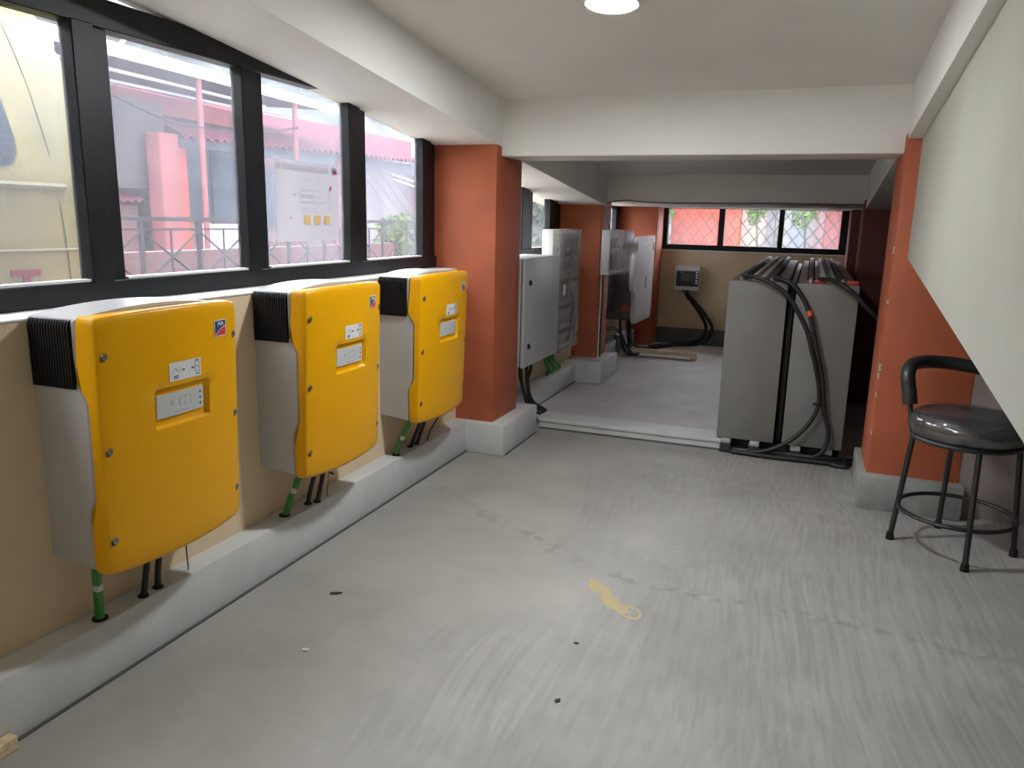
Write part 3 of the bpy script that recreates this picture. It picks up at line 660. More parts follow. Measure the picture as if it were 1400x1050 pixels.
for i, (pts, lab) in enumerate([
    ([(-1.5, 6.95, .37), (-1.5, 6.95, .27), (-1.52, 7.05, .13), (-1.50, 7.18, .03), (-1.3, 7.35, .018)], 'black cable hanging straight down below the white inverter'),
    ([(-1.52, 7.1, .37), (-1.52, 7.08, .24), (-1.5, 7.12, .1), (-1.42, 7.35, .02), (-1.2, 7.7, .018), (-1.02, 7.86, .02)], 'black cable from the white inverter trailing along the far curb'),
    ([(-1.60, 6.17, .32), (-1.53, 6.45, .315), (-1.5, 6.62, .25), (-1.49, 6.80, .13), (-1.46, 6.98, .016)], 'black cable arching from the plinth down to the bay floor'),
    ([(-1.54, 6.75, .37), (-1.53, 6.78, .2), (-1.50, 6.85, .06), (-1.43, 7.0, .016), (-1.42, 7.15, .016)], 'black cable crossing behind the grey plastic bundle')]):
    M().tube(pts, .013, 8).done('power_cable', RUBBER, label=lab, cat='cable')
# crumpled plastic bundle
p = M(); bmesh.ops.create_icosphere(p.bm, subdivisions=3, radius=1)
for v in p.bm.verts:
    n = noise.noise(v.co*2.2)*.3+noise.noise(v.co*5)*.12
    v.co = Vector((-1.62+v.co.x*.045*(1+n), 6.98+v.co.y*.09*(1+n), max(.002, .085+v.co.z*.1*(1+n))))
p.done('plastic_bundle', BAG, label='crumpled dark grey plastic bundle on the floor below the white inverter', cat='bag', ang=60)
# pale wooden bar with two feet
wb = thing('wooden_bar', (-1.2, 7.0, 0), 'low pale wooden bar on two stub feet on the floor', 'wood')
M().box((-1.575, 6.975, .035), (-.875, 7.03, .07), .003).done('rail', WOOD, wb)
for x0_, x1_ in ((-1.575, -1.52), (-.93, -.875)): M().box((x0_, 6.965, 0), (x1_, 7.035, .036), .003).done('foot', WOOD, wb)
M().box((-1.52, 6.985, 0), (-.93, 6.99, .006)).done('thin_rod', CHARC, wb, smooth=False)  # thin dark line along the floor between the feet

# ------------------------------------------------------------------ breaker box on the far wall
bb_ = thing('breaker_box', (-1.14, YF-.05, .55), 'small grey breaker box with a dark window on the far wall', 'box')
M().box((-1.270, YF-.09, .555), (-1.015, YF, .80), .008, 2).done('case', mat('breaker_case_grey', (.62, .63, .63), .5), bb_)
M().box((-1.248, YF-.10, .595), (-1.026, YF-.088, .750), .004, 2).done('window', mat('smoked_window_plastic', (.03, .035, .04), .2), bb_)
M().box((-1.20, YF-.1015, .65), (-1.12, YF-.0995, .72)).done('breaker', CHARC, bb_, smooth=False)
for k, z in enumerate((.735, .71, .685, .655, .63)): M().box((-1.054, YF-.1018, z-.008), (-1.036, YF-.0995, z+.009)).done('white_mark', LABELW, bb_, smooth=False)
for i, (pts, lab) in enumerate([
    ([(-1.15, 7.95, .56), (-1.12, 7.93, .50), (-1.05, 7.92, .44), (-.94, 7.91, .32), (-.86, 7.90, .20), (-.89, 7.89, .085), (-1.0, 7.87, .022), (-1.2, 7.74, .016), (-1.38, 7.6, .016)], 'outer black cable curving from the breaker box to the floor'),
    ([(-1.16, 7.95, .56), (-1.13, 7.935, .49), (-1.09, 7.925, .45), (-1.0, 7.92, .34), (-.92, 7.915, .20), (-.95, 7.90, .09), (-1.07, 7.86, .024), (-1.25, 7.70, .016), (-1.4, 7.5, .016)], 'inner black cable curving from the breaker box to the floor')]):
    M().tube(pts, .017, 8).done('power_cable', RUBBER, label=lab, cat='cable')
M().lathe([(.03, 0), (.034, .02), (.03, .03)], (-1.152, 7.95, .527), 12).done('cable_gland', CHARC, bb_)

# ------------------------------------------------------------------ battery banks
NCELL, PITCH = 24, .1185
def battery(x0, x1, label, red):
    y0, y1 = 4.205, 4.205+NCELL*PITCH
    root = thing('battery_bank', ((x0+x1)/2, (y0+y1)/2, .072), label, 'battery', 'battery banks')
    zt = .925
    M().box((x0, y0, .072), (x1, y1, zt-.035), .008, 2).done('case', BATT, root)
    w = x1-x0
    M().box((x0, y0-.002, .072), (x1, y0+.012, zt+.002), .004, 2).done('front_plate', BATT, root)
    cell = M().box((x0+.004, y0+.006, zt-.04), (x1-.004, y0+PITCH-.003, zt+.004), .006).done('cell_lid', BATTL, root)
    ux = x0+w*.5
    plug = M().lathe([(.036, 0), (.038, .006), (.038, .020), (.030, .025)], (ux, y0+PITCH*.5, zt+.004), 10).done('vent_plug', PLUGW, root)
    cap = M().lathe([(.014, 0), (.014, .006), (.010, .009)], (ux, y0+PITCH*.5, zt+.028), 8).done('plug_cap', CHARC, root)
    bolt = M().lathe([(.014, 0), (.014, .014), (.008, .018), (.008, .026)], (x0+w*.22, y0+.04, zt+.004), 8).done('terminal', STEELW, root)
    for k in range(1, NCELL):
        dup_part(cell, (0, k*PITCH, 0), root); dup_part(plug, (0, k*PITCH, 0), root); dup_part(cap, (0, k*PITCH, 0), root)
    dup_part(bolt, (w*.51, 0, 0), root)
    # insulated link bars joining neighbouring cells
    bars = []
    for ci, u in enumerate((.22, .73)):
        xx = x0+w*u
        b0 = M().prism([(xx-.017, zt+.006), (xx+.017, zt+.006), (xx+.011, zt+.030), (xx-.011, zt+.030)], 'y', y0+.07, y0+.07+PITCH*1.5, .004).done('link_bar', BLACK, root)
        for k in range(1, NCELL//2): dup_part(b0, (0, k*PITCH*2-.001, 0), root)
        c0 = M().lathe([(.021, 0), (.021, .010), (.014, .016)], (xx, y0+.07+PITCH*1.72, zt+.004), 8).done('terminal_cap', BLACK, root)
        for k in range(1, NCELL//2): dup_part(c0, (0, k*PITCH*2, 0), root)
    if red:
        for u in (.22, .73):
            M().box((x0+w*u+.018, y0+.015, zt+.003), (x0+w*u+.075, y0+.06, zt+.024), .006, 2).done('terminal_cover', REDC, root)
    return root
battery(-.388, -.092, 'grey battery bank nearer the wooden bar, black cables from its top', False)
battery(-.050, .246, 'grey battery bank nearer the orange pillar, red terminal covers on top', True)
bs = thing('battery_stand', (-.06, 5.6, 0), 'black low stand under both battery banks with grey pads', 'stand')
for x in (-.335, -.186, .022, .177):
    M().box((x-.028, 4.215, 0), (x+.028, 7.0, .055), .004).done('beam', STANDB, bs)
    M().box((x-.026, 4.175, .048), (x+.026, 4.26, .0715), .004).done('pad', PADG, bs)
    M().box((x-.027, 4.18, 0), (x+.027, 4.22, .048), .003).done('foot', mat('stand_foot_dark', (.045, .048, .05), .5), bs)
M().box((-.36, 4.30, .005), (.24, 4.36, .05), .003).done('cross_rail', STANDB, bs)
M().box((-.365, 4.165, 0), (.26, 4.178, .012)).done('front_strip', STANDB, bs, smooth=False)
M().box((-.086, 4.26, .072), (-.056, 7.02, .905), .004).done('gap_filler_board', BLACK, label='black board added to darken the gap between the battery banks', cat='board', smooth=False)  # added black sheet, stands in for the shade between the banks
bc = lambda r=.0105: None
M().tube([(-.318, 4.24, .948), (-.30, 4.19, .953), (-.25, 4.165, .950), (-.19, 4.155, .932), (-.096, 4.15, .874), (-.036, 4.145, .792), (.019, 4.14, .695), (.053, 4.14, .592), (.088, 4.145, .482), (.112, 4.15, .36), (.102, 4.15, .271), (.051, 4.15, .175), (-.025, 4.145, .098), (-.12, 4.14, .045), (-.22, 4.15, .020)], .0115, 10).done('battery_cable', RUBBER, label='black battery cable curling back under the bank nearer the wooden bar', cat='cable', group='cables over the battery fronts')
M().tube([(-.167, 4.24, .948), (-.142, 4.19, .949), (-.069, 4.155, .923), (-.014, 4.15, .856), (.024, 4.145, .777), (.052, 4.14, .686), (.083, 4.14, .575), (.114, 4.145, .464), (.132, 4.15, .351), (.145, 4.15, .276), (.171, 4.15, .182), (.168, 4.15, .103), (.135, 4.145, .05), (.05, 4.15, .022), (-.06, 4.14, .03)], .0115, 10).done('battery_cable', RUBBER, label='black battery cable with a red tape band hanging over the battery front', cat='cable', group='cables over the battery fronts')
c_ = bpy.data.objects[-1] if False else None
M().tube([(.052, 4.235, .95), (.10, 4.18, .955), (.15, 4.12, .940), (.215, 4.10, .898), (.279, 4.10, .835), (.34, 4.12, .775), (.40, 4.2, .70)], .0115, 10).done('battery_cable', RUBBER, label='black battery cable running from the red terminal behind the pillar', cat='cable', group='cables over the battery fronts')
M().cyl((.0185, 4.146, .796), (.0275, 4.144, .770), .0135, 12).done('tape_band', REDT, label='red tape band wrapped round the hanging battery cable', cat='tape')
for (x, z, lab) in ((.040, .682, 'black cable tie at the upper joint of the battery cables'), (.112, .32, 'black cable tie at the lower joint of the battery cables')):
    M().tube([(x-.022, 4.138, z), (x, 4.126, z+.002), (x+.024, 4.138, z), (x+.02, 4.163, z), (x-.02, 4.163, z)], .0035, 6, closed=True, sub=4).box((x-.027, 4.128, z-.006), (x-.018, 4.14, z+.008)).done('cable_tie', BLACK, label=lab, cat='cable tie')
for i, (pts, lab) in enumerate([
    ([(-.30, 4.15, .016), (-.10, 4.135, .016), (.1, 4.14, .016), (.27, 4.16, .018), (.4, 4.3, .016)], 'black cable lying along the floor in front of the battery stand'),
    ([(-.2, 4.16, .032), (0, 4.155, .034), (.14, 4.15, .036), (.26, 4.19, .03), (.38, 4.33, .02)], 'black cable lying on another along the battery stand'),
    ([(.2, 4.13, .014), (.27, 4.125, .014), (.262, 4.2, .03), (.33, 4.22, .045), (.42, 4.3, .03)], 'short black cable coiled at the foot of the orange pillar')]):
    M().tube(pts, .013, 8).done('floor_cable', RUBBER, label=lab, cat='cable')

# ------------------------------------------------------------------ stool
cx, cy = .616, 3.225
so = thing('stool', (cx, cy, 0), 'black round stool with plastic-wrapped seat and padded backrest', 'stool')
st_ = M().lathe([(.175, .452), (.192, .458), (.199, .475), (.200, .500), (.195, .520), (.180, .534), (.12, .541), (.0, .543)], (cx, cy, 0), 40).done('seat', VINYL, so)
p = M(); rows = []
for k in range(49):
    a = 2*PI*k/48; row = []
    for (r_, z_) in ((.186, .453), (.203, .468), (.206, .485), (.205, .505), (.199, .524), (.184, .539), (.13, .5455), (.06, .547), (.01, .5475)):
        n = noise.noise(Vector((math.cos(a)*6, math.sin(a)*6, z_*25)))*.003*(1 if r_ > .1 else .4)
        row.append((cx+(r_+n)*math.cos(a), cy+(r_+n)*math.sin(a), z_+n*.6))
    rows.append(row)
p.grid(rows); p.done('plastic_wrap', FILM, st_, ang=80)
M().tube([(cx+.183*math.cos(2*PI*k/24), cy+.183*math.sin(2*PI*k/24), .443) for k in range(24)], .011, 8, closed=True, sub=2).done('seat_ring', STOOLM, so)
for ang in (180, -86, 94, 3):
    a = math.radians(ang); c, s_ = math.cos(a), math.sin(a)
    lg = M().tube([(cx+.178*c, cy+.178*s_, .45), (cx+.213*c, cy+.213*s_, .018)], .0105, 10, curve=False).done('leg', STOOLM, so)
    M().lathe([(.015, 0), (.0155, .012), (.013, .03)], (cx+.214*c, cy+.214*s_, 0), 12).done('foot', BLACK, lg)
M().tube([(cx+.201*math.cos(2*PI*k/28), cy+.201*math.sin(2*PI*k/28), .150) for k in range(28)], .0085, 8, closed=True, sub=2).done('foot_ring', STOOLM, so)
for sgn in (-1, 1):
    M().tube([(cx+sgn*.185, cy, .45), (cx+sgn*.195, cy, .5), (cx+sgn*.208, cy+.005, .58)], .009, 8).done('back_post', STOOLM, so)
pts = [(cx-.205, cy, .555), (cx-.212, cy+.006, .60), (cx-.222, cy+.02, .655), (cx-.212, cy+.06, .692), (cx-.165, cy+.125, .702), (cx-.09, cy+.17, .700), (cx, cy+.18, .692), (cx+.09, cy+.17, .68), (cx+.165, cy+.125, .672), (cx+.212, cy+.06, .66), (cx+.222, cy+.02, .64), (cx+.212, cy+.006, .60), (cx+.205, cy, .555)]
M().tube(pts, [.026]*200, 12, sub=6).done('backrest', VINYL, so)

# ------------------------------------------------------------------ small things on the floor
def chip(x, y, sx, sy, sz, rot, name, material, label, cat):
    p = M(); bmesh.ops.create_icosphere(p.bm, subdivisions=1, radius=1)
    for v in p.bm.verts:
        q = Vector((v.co.x*sx, v.co.y*sy, v.co.z*sz))*(1+.35*noise.noise(v.co*3+Vector((x*9, y*9, 0))))
        v.co = Vector((x+q.x*math.cos(rot)-q.y*math.sin(rot), y+q.x*math.sin(rot)+q.y*math.cos(rot), max(0.0003, q.z+sz*.8)))
    return p.done(name, material, label=label, cat=cat)
DIRT = mat('dark_debris', (.07, .06, .05), .8)
chip(-1.342, 1.959, .026, .006, .005, .5, 'twig_scrap', DIRT, 'dark twig scrap on the floor out from the middle inverter', 'debris')
chip(-.531, 1.98, .009, .004, .003, .2, 'debris_crumb', DIRT, 'dark crumb on the floor just below the yellow paint mark', 'debris')
chip(-.498, 1.695, .010, .006, .004, 1.0, 'debris_crumb', DIRT, 'dark crumb on the bare floor nearest the viewer', 'debris')
chip(-1.232, 1.641, .012, .008, .003, .3, 'plaster_flake', mat('plaster_white', (.55, .54, .5), .8), 'white plaster flake on the floor out from the nearest inverter', 'debris')
YP = mat('yellow_paint_mark', (.55, .43, .18), .8, var=.35, vscale=60, col2=(.40, .37, .28))
def blot(cx_, cy_, rx, ry, rot, parts, seed):
    for i in range(16):
        pass
ym = M()
for (bx, by, rx, ry) in ((-.575, 2.355, .030, .045), (-.540, 2.340, .030, .030), (-.500, 2.268, .038, .048), (-.462, 2.240, .035, .030)):
    pts = []
    for k in range(22):
        a = 2*PI*k/22; rr_ = 1+.38*noise.noise(Vector((bx*30+math.cos(a)*2, by*30+math.sin(a)*2, 1)))
        pts.append((bx+rx*rr_*math.cos(a)*.95-ry*rr_*math.sin(a)*.3, by+ry*rr_*math.sin(a)+rx*rr_*math.cos(a)*-.25, .0004+.0001*bx))
    ym.face(pts)
rg = []
for rr_ in (1.0, .72):
    rg.append([(-.425+rr_*.038*math.cos(2*PI*k/20), 2.225+rr_*.040*math.sin(2*PI*k/20)-rr_*.012*math.cos(2*PI*k/20), .0005) for k in range(20)])
ym.grid(rg, True)
ym.done('paint_mark', YP, label='worn yellow footprint-shaped paint mark on the concrete floor', cat='stain', smooth=False, rec=False)
M().box((-1.611, .70, 0), (-1.584, 1.045, .034), .002).done('wood_offcut', WOOD, label='small wooden offcut lying against the plinth by the near corner', cat='wood')

# ------------------------------------------------------------------ outside
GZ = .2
OUT = .34      # light balance put into colour: outdoor paints darkened against the strong sky
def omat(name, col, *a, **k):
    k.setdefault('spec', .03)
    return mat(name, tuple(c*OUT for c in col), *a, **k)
M().box((-40, -12, .0), (-2.0, 40, GZ)).done('ground', mat('yard_paving', (.16, .155, .145), .8, var=.15, vscale=2), label='pale paved yard outside the side windows', kind=S, smooth=False)
M().box((-2.0, 8.25, .0), (12, 40, GZ)).done('ground', mat('yard_paving', (.16, .155, .145), .8), label='pale paved yard outside the far window', kind=S, smooth=False)

# van parked close to the window
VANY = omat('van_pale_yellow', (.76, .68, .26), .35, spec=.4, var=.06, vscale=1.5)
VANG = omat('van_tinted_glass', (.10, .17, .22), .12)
van = thing('van', (-3.3, 0, GZ), 'pale yellow van parked close outside the side window', 'van')
yr = 2.08
secs = [(-2.2, 1.0), (-1.9, 1.55), (-1.2, 2.1), (1.2, 2.16), (1.70, 2.12)]
def ring(y, top, inset=0):
    x0_ = -2.40; x1_ = -4.1
    zz = [(.42, .05), (.55, 0), (.95, 0), (1.02, .003), (1.06, .0), (1.25, .002), (1.29, -.002), (1.33, .008), (1.6, .06), (1.85, .125), (2.02, .19), (2.10, .34), (2.13, .6)]
    L_ = []
    for z, dx in zz: L_.append((x0_-dx-inset, y, min(z, top) if z > .6 else z))
    R_ = [(x1_+dx+inset, y, z) for (_, y, z), (_, dx) in zip(L_, zz)]
    return L_ + R_[::-1]
rows = []
for y, top in ((-2.2, .95), (-2.1, 1.05), (-1.6, 1.18), (-1.1, 2.0), (-.8, 2.13), (0, 2.13), (1.0, 2.13), (1.55, 2.13), (1.75, 2.13)): rows.append(ring(y, top))
def tail(dy, inset):
    r_ = ring(2.0, 2.13, inset)
    out = []
    for (x, y, z) in r_:
        yy = 2.15 if z < 1.0 else (2.15+(z-1.0)*.06 if z < 1.5 else 2.18-(z-1.5)*.4-max(0, z-1.9)*.5)
        out.append((x, yy+dy, z))
    return out
rows += [tail(-.06, 0), tail(-.012, .008), tail(.0, .03), tail(.012, .12)]
m_ = M(); V = m_.grid(rows, True); m_.bm.faces.new(V[0]); m_.bm.faces.new(V[-1][::-1])
m_.done('body', VANY, van, ang=40)
def sidex(z):
    T = [(.42, -2.45), (.55, -2.40), (.95, -2.40), (1.02, -2.403), (1.06, -2.40), (1.25, -2.402), (1.29, -2.398), (1.33, -2.408), (1.6, -2.46), (1.85, -2.525), (2.02, -2.59)]
    for (a, xa), (b, xb) in zip(T, T[1:]):
        if z <= b: return xa+(xb-xa)*(z-a)/(b-a)
    return T[-1][1]
wp = roundrect([(.95, 1.335), (1.835, 1.335), (1.785, 1.84), (.95, 1.84)], .10, 6)
p = M(); A = [p.bm.verts.new((sidex(z)+.004, y, z)) for y, z in wp]; B = [p.bm.verts.new((sidex(z)-.02, y, z)) for y, z in wp]
p.bm.faces.new(A)
for i in range(len(A)): p.bm.faces.new((A[i], B[i], B[(i+1) % len(A)], A[(i+1) % len(A)]))
bmesh.ops.triangulate(p.bm, faces=p.bm.faces[:]); p.done('side_window', VANG, van, smooth=False)
wp2 = roundrect([(-.6, 1.335), (.85, 1.335), (.85, 1.84), (-.35, 1.84)], .08, 5)
p = M(); A = [p.bm.verts.new((sidex(z)+.004, y, z)) for y, z in wp2]; p.bm.faces.new(A); bmesh.ops.triangulate(p.bm, faces=p.bm.faces[:]); p.done('side_window', VANG, van, smooth=False)
p = M()
for (y_, z_) in ((1.95, 0),):
    pts = [(sidex(z)+.001, y, z) for y, z in ((1.965, .60), (1.962, .95), (1.95, 1.2), (1.935, 1.45), (1.905, 1.7), (1.86, 1.9))]
    p.tube(pts, .0022, 5)
p.done('panel_seam', omat('seam_shadow_brown', (.28, .22, .08), .7), van)
M().tube([(sidex(1.08)+.002, -1.9, 1.075), (sidex(1.08)+.002, 0, 1.075), (sidex(1.08)+.002, 2.03, 1.075)], .006, 6).done('belt_crease', omat('van_crease_cream', (.75, .70, .45), .35), van)
M().tube([(sidex(1.285)+.001, -1.5, 1.285), (sidex(1.285)+.001, 0, 1.285), (sidex(1.285)+.001, 1.97, 1.285)], .012, 6).done('upper_crease', omat('van_crease_highlight', (.70, .66, .42), .35), van)  # pale colour paints in the highlight along this crease
text_part('lettering', 'AT', .17, face_plus_x((-2.396, 1.735, .945)), omat('van_letter_red', (.62, .08, .13), .5), van, depth=.002, bold=.004)
M().box((-4.0, 2.06, .42), (-2.5, 2.16, .62), .03, 2).done('bumper', CHARC, van)
for y in (-1.35, 1.25):
    for x in (-2.43, -4.07):
        s_ = 1 if x > -3 else -1
        M().lathe([(.0, -.10), (.24, -.10), (.31, -.08), (.32, 0), (.31, .08), (.24, .1), (.0, .1)], (x-.08*s_, y, GZ+.32), 24, 'x').done('wheel', RUBBER, van)

# house across the yard
BRICK = bpy.data.materials.new('pink_brick'); BRICK.use_nodes = True
nt = BRICK.node_tree; b_ = nt.nodes['Principled BSDF']; b_.inputs['Roughness'].default_value = .85; b_.inputs['Specular IOR Level'].default_value = .03
tc = nt.nodes.new('ShaderNodeTexCoord'); mp = nt.nodes.new('ShaderNodeMapping'); mp.inputs['Rotation'].default_value = (PI/2, 0, PI/2); br = nt.nodes.new('ShaderNodeTexBrick')
mp2 = nt.nodes.new('ShaderNodeMapping'); nt.links.new(tc.outputs['Object'], mp.inputs[0]); 
sep = nt.nodes.new('ShaderNodeSeparateXYZ'); cmb = nt.nodes.new('ShaderNodeCombineXYZ'); nt.links.new(tc.outputs['Object'], sep.inputs[0])
nt.links.new(sep.outputs['Y'], cmb.inputs['X']); nt.links.new(sep.outputs['Z'], cmb.inputs['Y']); nt.links.new(cmb.outputs[0], br.inputs['Vector'])
br.inputs['Scale'].default_value = 1.0; br.inputs['Brick Width'].default_value = .24; br.inputs['Row Height'].default_value = .085; br.inputs['Mortar Size'].default_value = .008
br.inputs['Color1'].default_value = (.088, .037, .035, 1); br.inputs['Color2'].default_value = (.10, .047, .044, 1); br.inputs['Mortar'].default_value = (.12, .10, .10, 1)
nt.links.new(br.outputs['Color'], b_.inputs['Base Color'])
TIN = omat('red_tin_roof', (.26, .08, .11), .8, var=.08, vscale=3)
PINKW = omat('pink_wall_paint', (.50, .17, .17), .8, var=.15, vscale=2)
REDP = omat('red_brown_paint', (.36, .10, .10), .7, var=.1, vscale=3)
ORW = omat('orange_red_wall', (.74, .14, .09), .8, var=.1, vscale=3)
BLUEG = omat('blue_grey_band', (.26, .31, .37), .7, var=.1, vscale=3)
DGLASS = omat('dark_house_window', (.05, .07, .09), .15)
DARKG = omat('dark_grey_wall', (.16, .14, .145), .85, var=.2, vscale=2)
PALE = bpy.data.materials.new('translucent_white_sheet'); PALE.use_nodes = True
_n = PALE.node_tree; _t = _n.nodes.new('ShaderNodeBsdfTranslucent'); _t.inputs[0].default_value = (.85, .86, .9, 1); _m = _n.nodes.new('ShaderNodeMixShader'); _m.inputs[0].default_value = .6
_n.nodes['Principled BSDF'].inputs['Base Color'].default_value = (.82, .82, .84, 1)
_n.links.new(_n.nodes['Principled BSDF'].outputs[0], _m.inputs[1]); _n.links.new(_t.outputs[0], _m.inputs[2]); _n.links.new(_m.outputs[0], _n.nodes['Material Output'].inputs[0])
RAILM = omat('dark_rail_metal', (.06, .055, .06), .5)
hs = thing('house', (-11, 14, GZ), 'long house with a red corrugated roof across the yard', 'house')
M().box((-13.5, 10.35, GZ), (-10.0, 24, 2.55)).done('wall', BRICK, hs, smooth=False)
M().prism([(-10.0, GZ), (-13.4, GZ), (-13.4, 3.45), (-12.6, 3.5), (-10.0, 2.5)], 'y', 10.28, 10.36).done('gable_wall', DARKG, hs, smooth=False)
M().box((-10.25, 8.75, 1.56), (-9.98, 10.12, 2.92)).done('dark_end_wall', DARKG, hs, smooth=False)
M().box((-10.0, 10.4, 2.28), (-9.94, 24, 2.56)).done('fascia_band', BLUEG, hs, smooth=False)
def corrugated(name, y0, y1, xe, ze0, ze1, xr, zr, parent, material, amp=.035, pitch=.2):
    n = int((y1-y0)/pitch*6); rows = [[], [], [], []]
    for i in range(n+1):
        y = y0+(y1-y0)*i/n; dz = amp*math.cos(i/6*2*PI); ze = ze0+(ze1-ze0)*i/n
        rows[0].append((xe, y, ze+dz)); rows[1].append((xr, y, zr+dz)); rows[2].append((xr, y, zr+dz-.03)); rows[3].append((xe, y, ze+dz-.03))
    p = M(); V_ = p.grid(rows + [rows[0]]); return p.done(name, material, parent, ang=60)
corrugated('roof_sheet', 10.1, 24.5, -9.62, 2.42, 2.80, -12.6, 3.6, hs, TIN)
wn_ = M().box((-10.02, 10.5, 1.05), (-9.97, 11.75, 2.26)).done('window', DGLASS, hs, smooth=False)
M().box((-9.985, 10.45, 1.0), (-9.95, 10.53, 2.28)).box((-9.985, 11.72, 1.0), (-9.95, 11.82, 2.28)).box((-9.985, 11.1, 1.0), (-9.96, 11.14, 2.28)).done('window_frame', RAILM, wn_, smooth=False)
M().box((-10.0, 10.85, .55), (-9.95, 11.85, 1.02), .01).done('white_panel', PALE, hs)
M().box((-10.03, 10.05, .55), (-9.94, 10.52, 2.26)).done('orange_panel', ORW, hs, smooth=False)
M().box((-10.05, 12.3, .9), (-9.97, 13.4, 2.1)).done('window', DGLASS, hs, smooth=False)
M().box((-10.04, 14.9, GZ), (-9.93, 15.9, 2.4)).done('pink_pier', PINKW, hs, smooth=False)
M().box((-10.04, 16.2, .5), (-9.95, 18.2, 2.3)).done('grey_render', omat('grey_streaked_render', (.3, .28, .3), .85, var=.3, vscale=2, stretch=(1, 1, .3)), hs, smooth=False)
M().box((-9.99, 18.6, .4), (-9.9, 20.2, 2.4)).done('dark_screen', omat('dark_mesh_screen', (.05, .06, .07), .8, var=.3, vscale=20), hs, smooth=False)
M().box((-9.9, 9.62, GZ), (-9.6, 10.02, 2.42), .02).done('porch_pillar', PINKW, label='red porch pillar at the end of the house', cat='pillar')
# brick shed with a pink lean-to roof
sh = thing('brick_shed', (-10.8, 8.4, GZ), 'low brick shed with a small pink roof left of the porch pillar', 'shed')
M().box((-11.4, 7.2, GZ), (-10.1, 9.58, 1.30)).done('wall', BRICK, sh, smooth=False)
corrugated('roof_sheet', 7.0, 9.6, -9.95, 1.30, 1.40, -11.5, 1.75, sh, TIN, .02, .15)
M().box((-12.6, 6.5, GZ), (-11.6, 10.3, 3.2)).done('rear_wall', DARKG, label='tall dark grey wall behind the brick shed', cat='wall', smooth=False)
# canopy with white sheet edges
cn = thing('canopy', (-9.5, 11.5, 2.9), 'open canopy of white sheets with a red-brown fascia over the yard', 'canopy')
M().hull8([(-10.2, 6, 2.80), (-10.1, 6, 2.80), (-10.1, 12.4, 2.74), (-10.2, 12.4, 2.74)], [(-10.2, 6, 3.12), (-10.1, 6, 3.12), (-10.1, 12.4, 3.02), (-10.2, 12.4, 3.02)]).done('fascia', REDP, cn, smooth=False)
M().hull8([(-12.0, 6, 3.52), (-9.4, 6, 3.46), (-9.4, 14.6, 3.36), (-12.0, 13.2, 3.42)], [(-12.0, 6, 3.56), (-9.4, 6, 3.50), (-9.4, 14.6, 3.40), (-12.0, 13.2, 3.46)]).done('roof_deck', omat('canopy_underside', (.42, .28, .30), .7), cn, smooth=False)
def sheet_or_sliver(x, y1_, z0_, z1_, h):
    M().hull8([(x-.06, 6, z0_), (x, 6, z0_), (x, y1_, z1_), (x-.06, y1_, z1_)], [(x-.06, 6, z0_+h), (x, 6, z0_+h), (x, y1_, z1_+h*.7), (x-.06, y1_, z1_+h*.7)]).done('sheet_or_sky_sliver', PALE, cn, smooth=False)
sheet_or_sliver(-9.34, 14.6, 3.36, 3.26, .20); sheet_or_sliver(-9.75, 12.4, 3.24, 3.16, .05); sheet_or_sliver(-10.05, 13.6, 3.12, 3.08, .045)  # first is the front sheet edge, thin pair imitate slivers of bright sky
M().tube([(-9.7, 9.0, 3.50), (-9.7, 9.9, 4.3), (-9.7, 8.2, 5.2)], .03, 6, curve=False).done('thin_rod', PALE, cn)
for y in (8.42, 10.36, 12.86):
    M().cyl((-9.45, y, GZ), (-9.45, y, 3.40), .05, 10).done('post', omat('pink_post_paint', (.45, .16, .17), .6), cn)
# railing along the yard
rl = thing('railing', (-6, 8, GZ), 'dark metal railing with crossed bars along the yard', 'railing')
y0r, y1r = 4.2, 13.2
M().box((-6.03, y0r, 1.12), (-5.97, y1r, 1.16)).done('top_rail', RAILM, rl, smooth=False)
M().box((-6.015, y0r, 1.03), (-5.985, y1r, 1.05)).done('middle_rail', RAILM, rl, smooth=False)
M().box((-6.015, y0r, .50), (-5.985, y1r, .53)).done('bottom_rail', RAILM, rl, smooth=False)
yy = y0r
while yy <= y1r+.01:
    M().box((-6.018, yy-.018, GZ), (-5.982, yy+.018, 1.13)).done('post', RAILM, rl, smooth=False)
    if yy+.75 <= y1r+.01:
        M().tube([(-6, yy, 1.03), (-6, yy+.75, .52)], .011, 6, curve=False).done('cross_bar', RAILM, rl)
        M().tube([(-5.985, yy, .52), (-5.985, yy+.75, 1.03)], .011, 6, curve=False).done('cross_bar', RAILM, rl)
        M().box((-6.008, yy+.367, .53), (-5.992, yy+.383, 1.03)).done('baluster', RAILM, rl, smooth=False)
    yy += .75
M().box((-6.55, 4.2, GZ), (-6.4, 11.3, .80)).done('low_parapet', BRICK, smooth=False, label='low brick parapet behind the yard railing', cat='parapet')
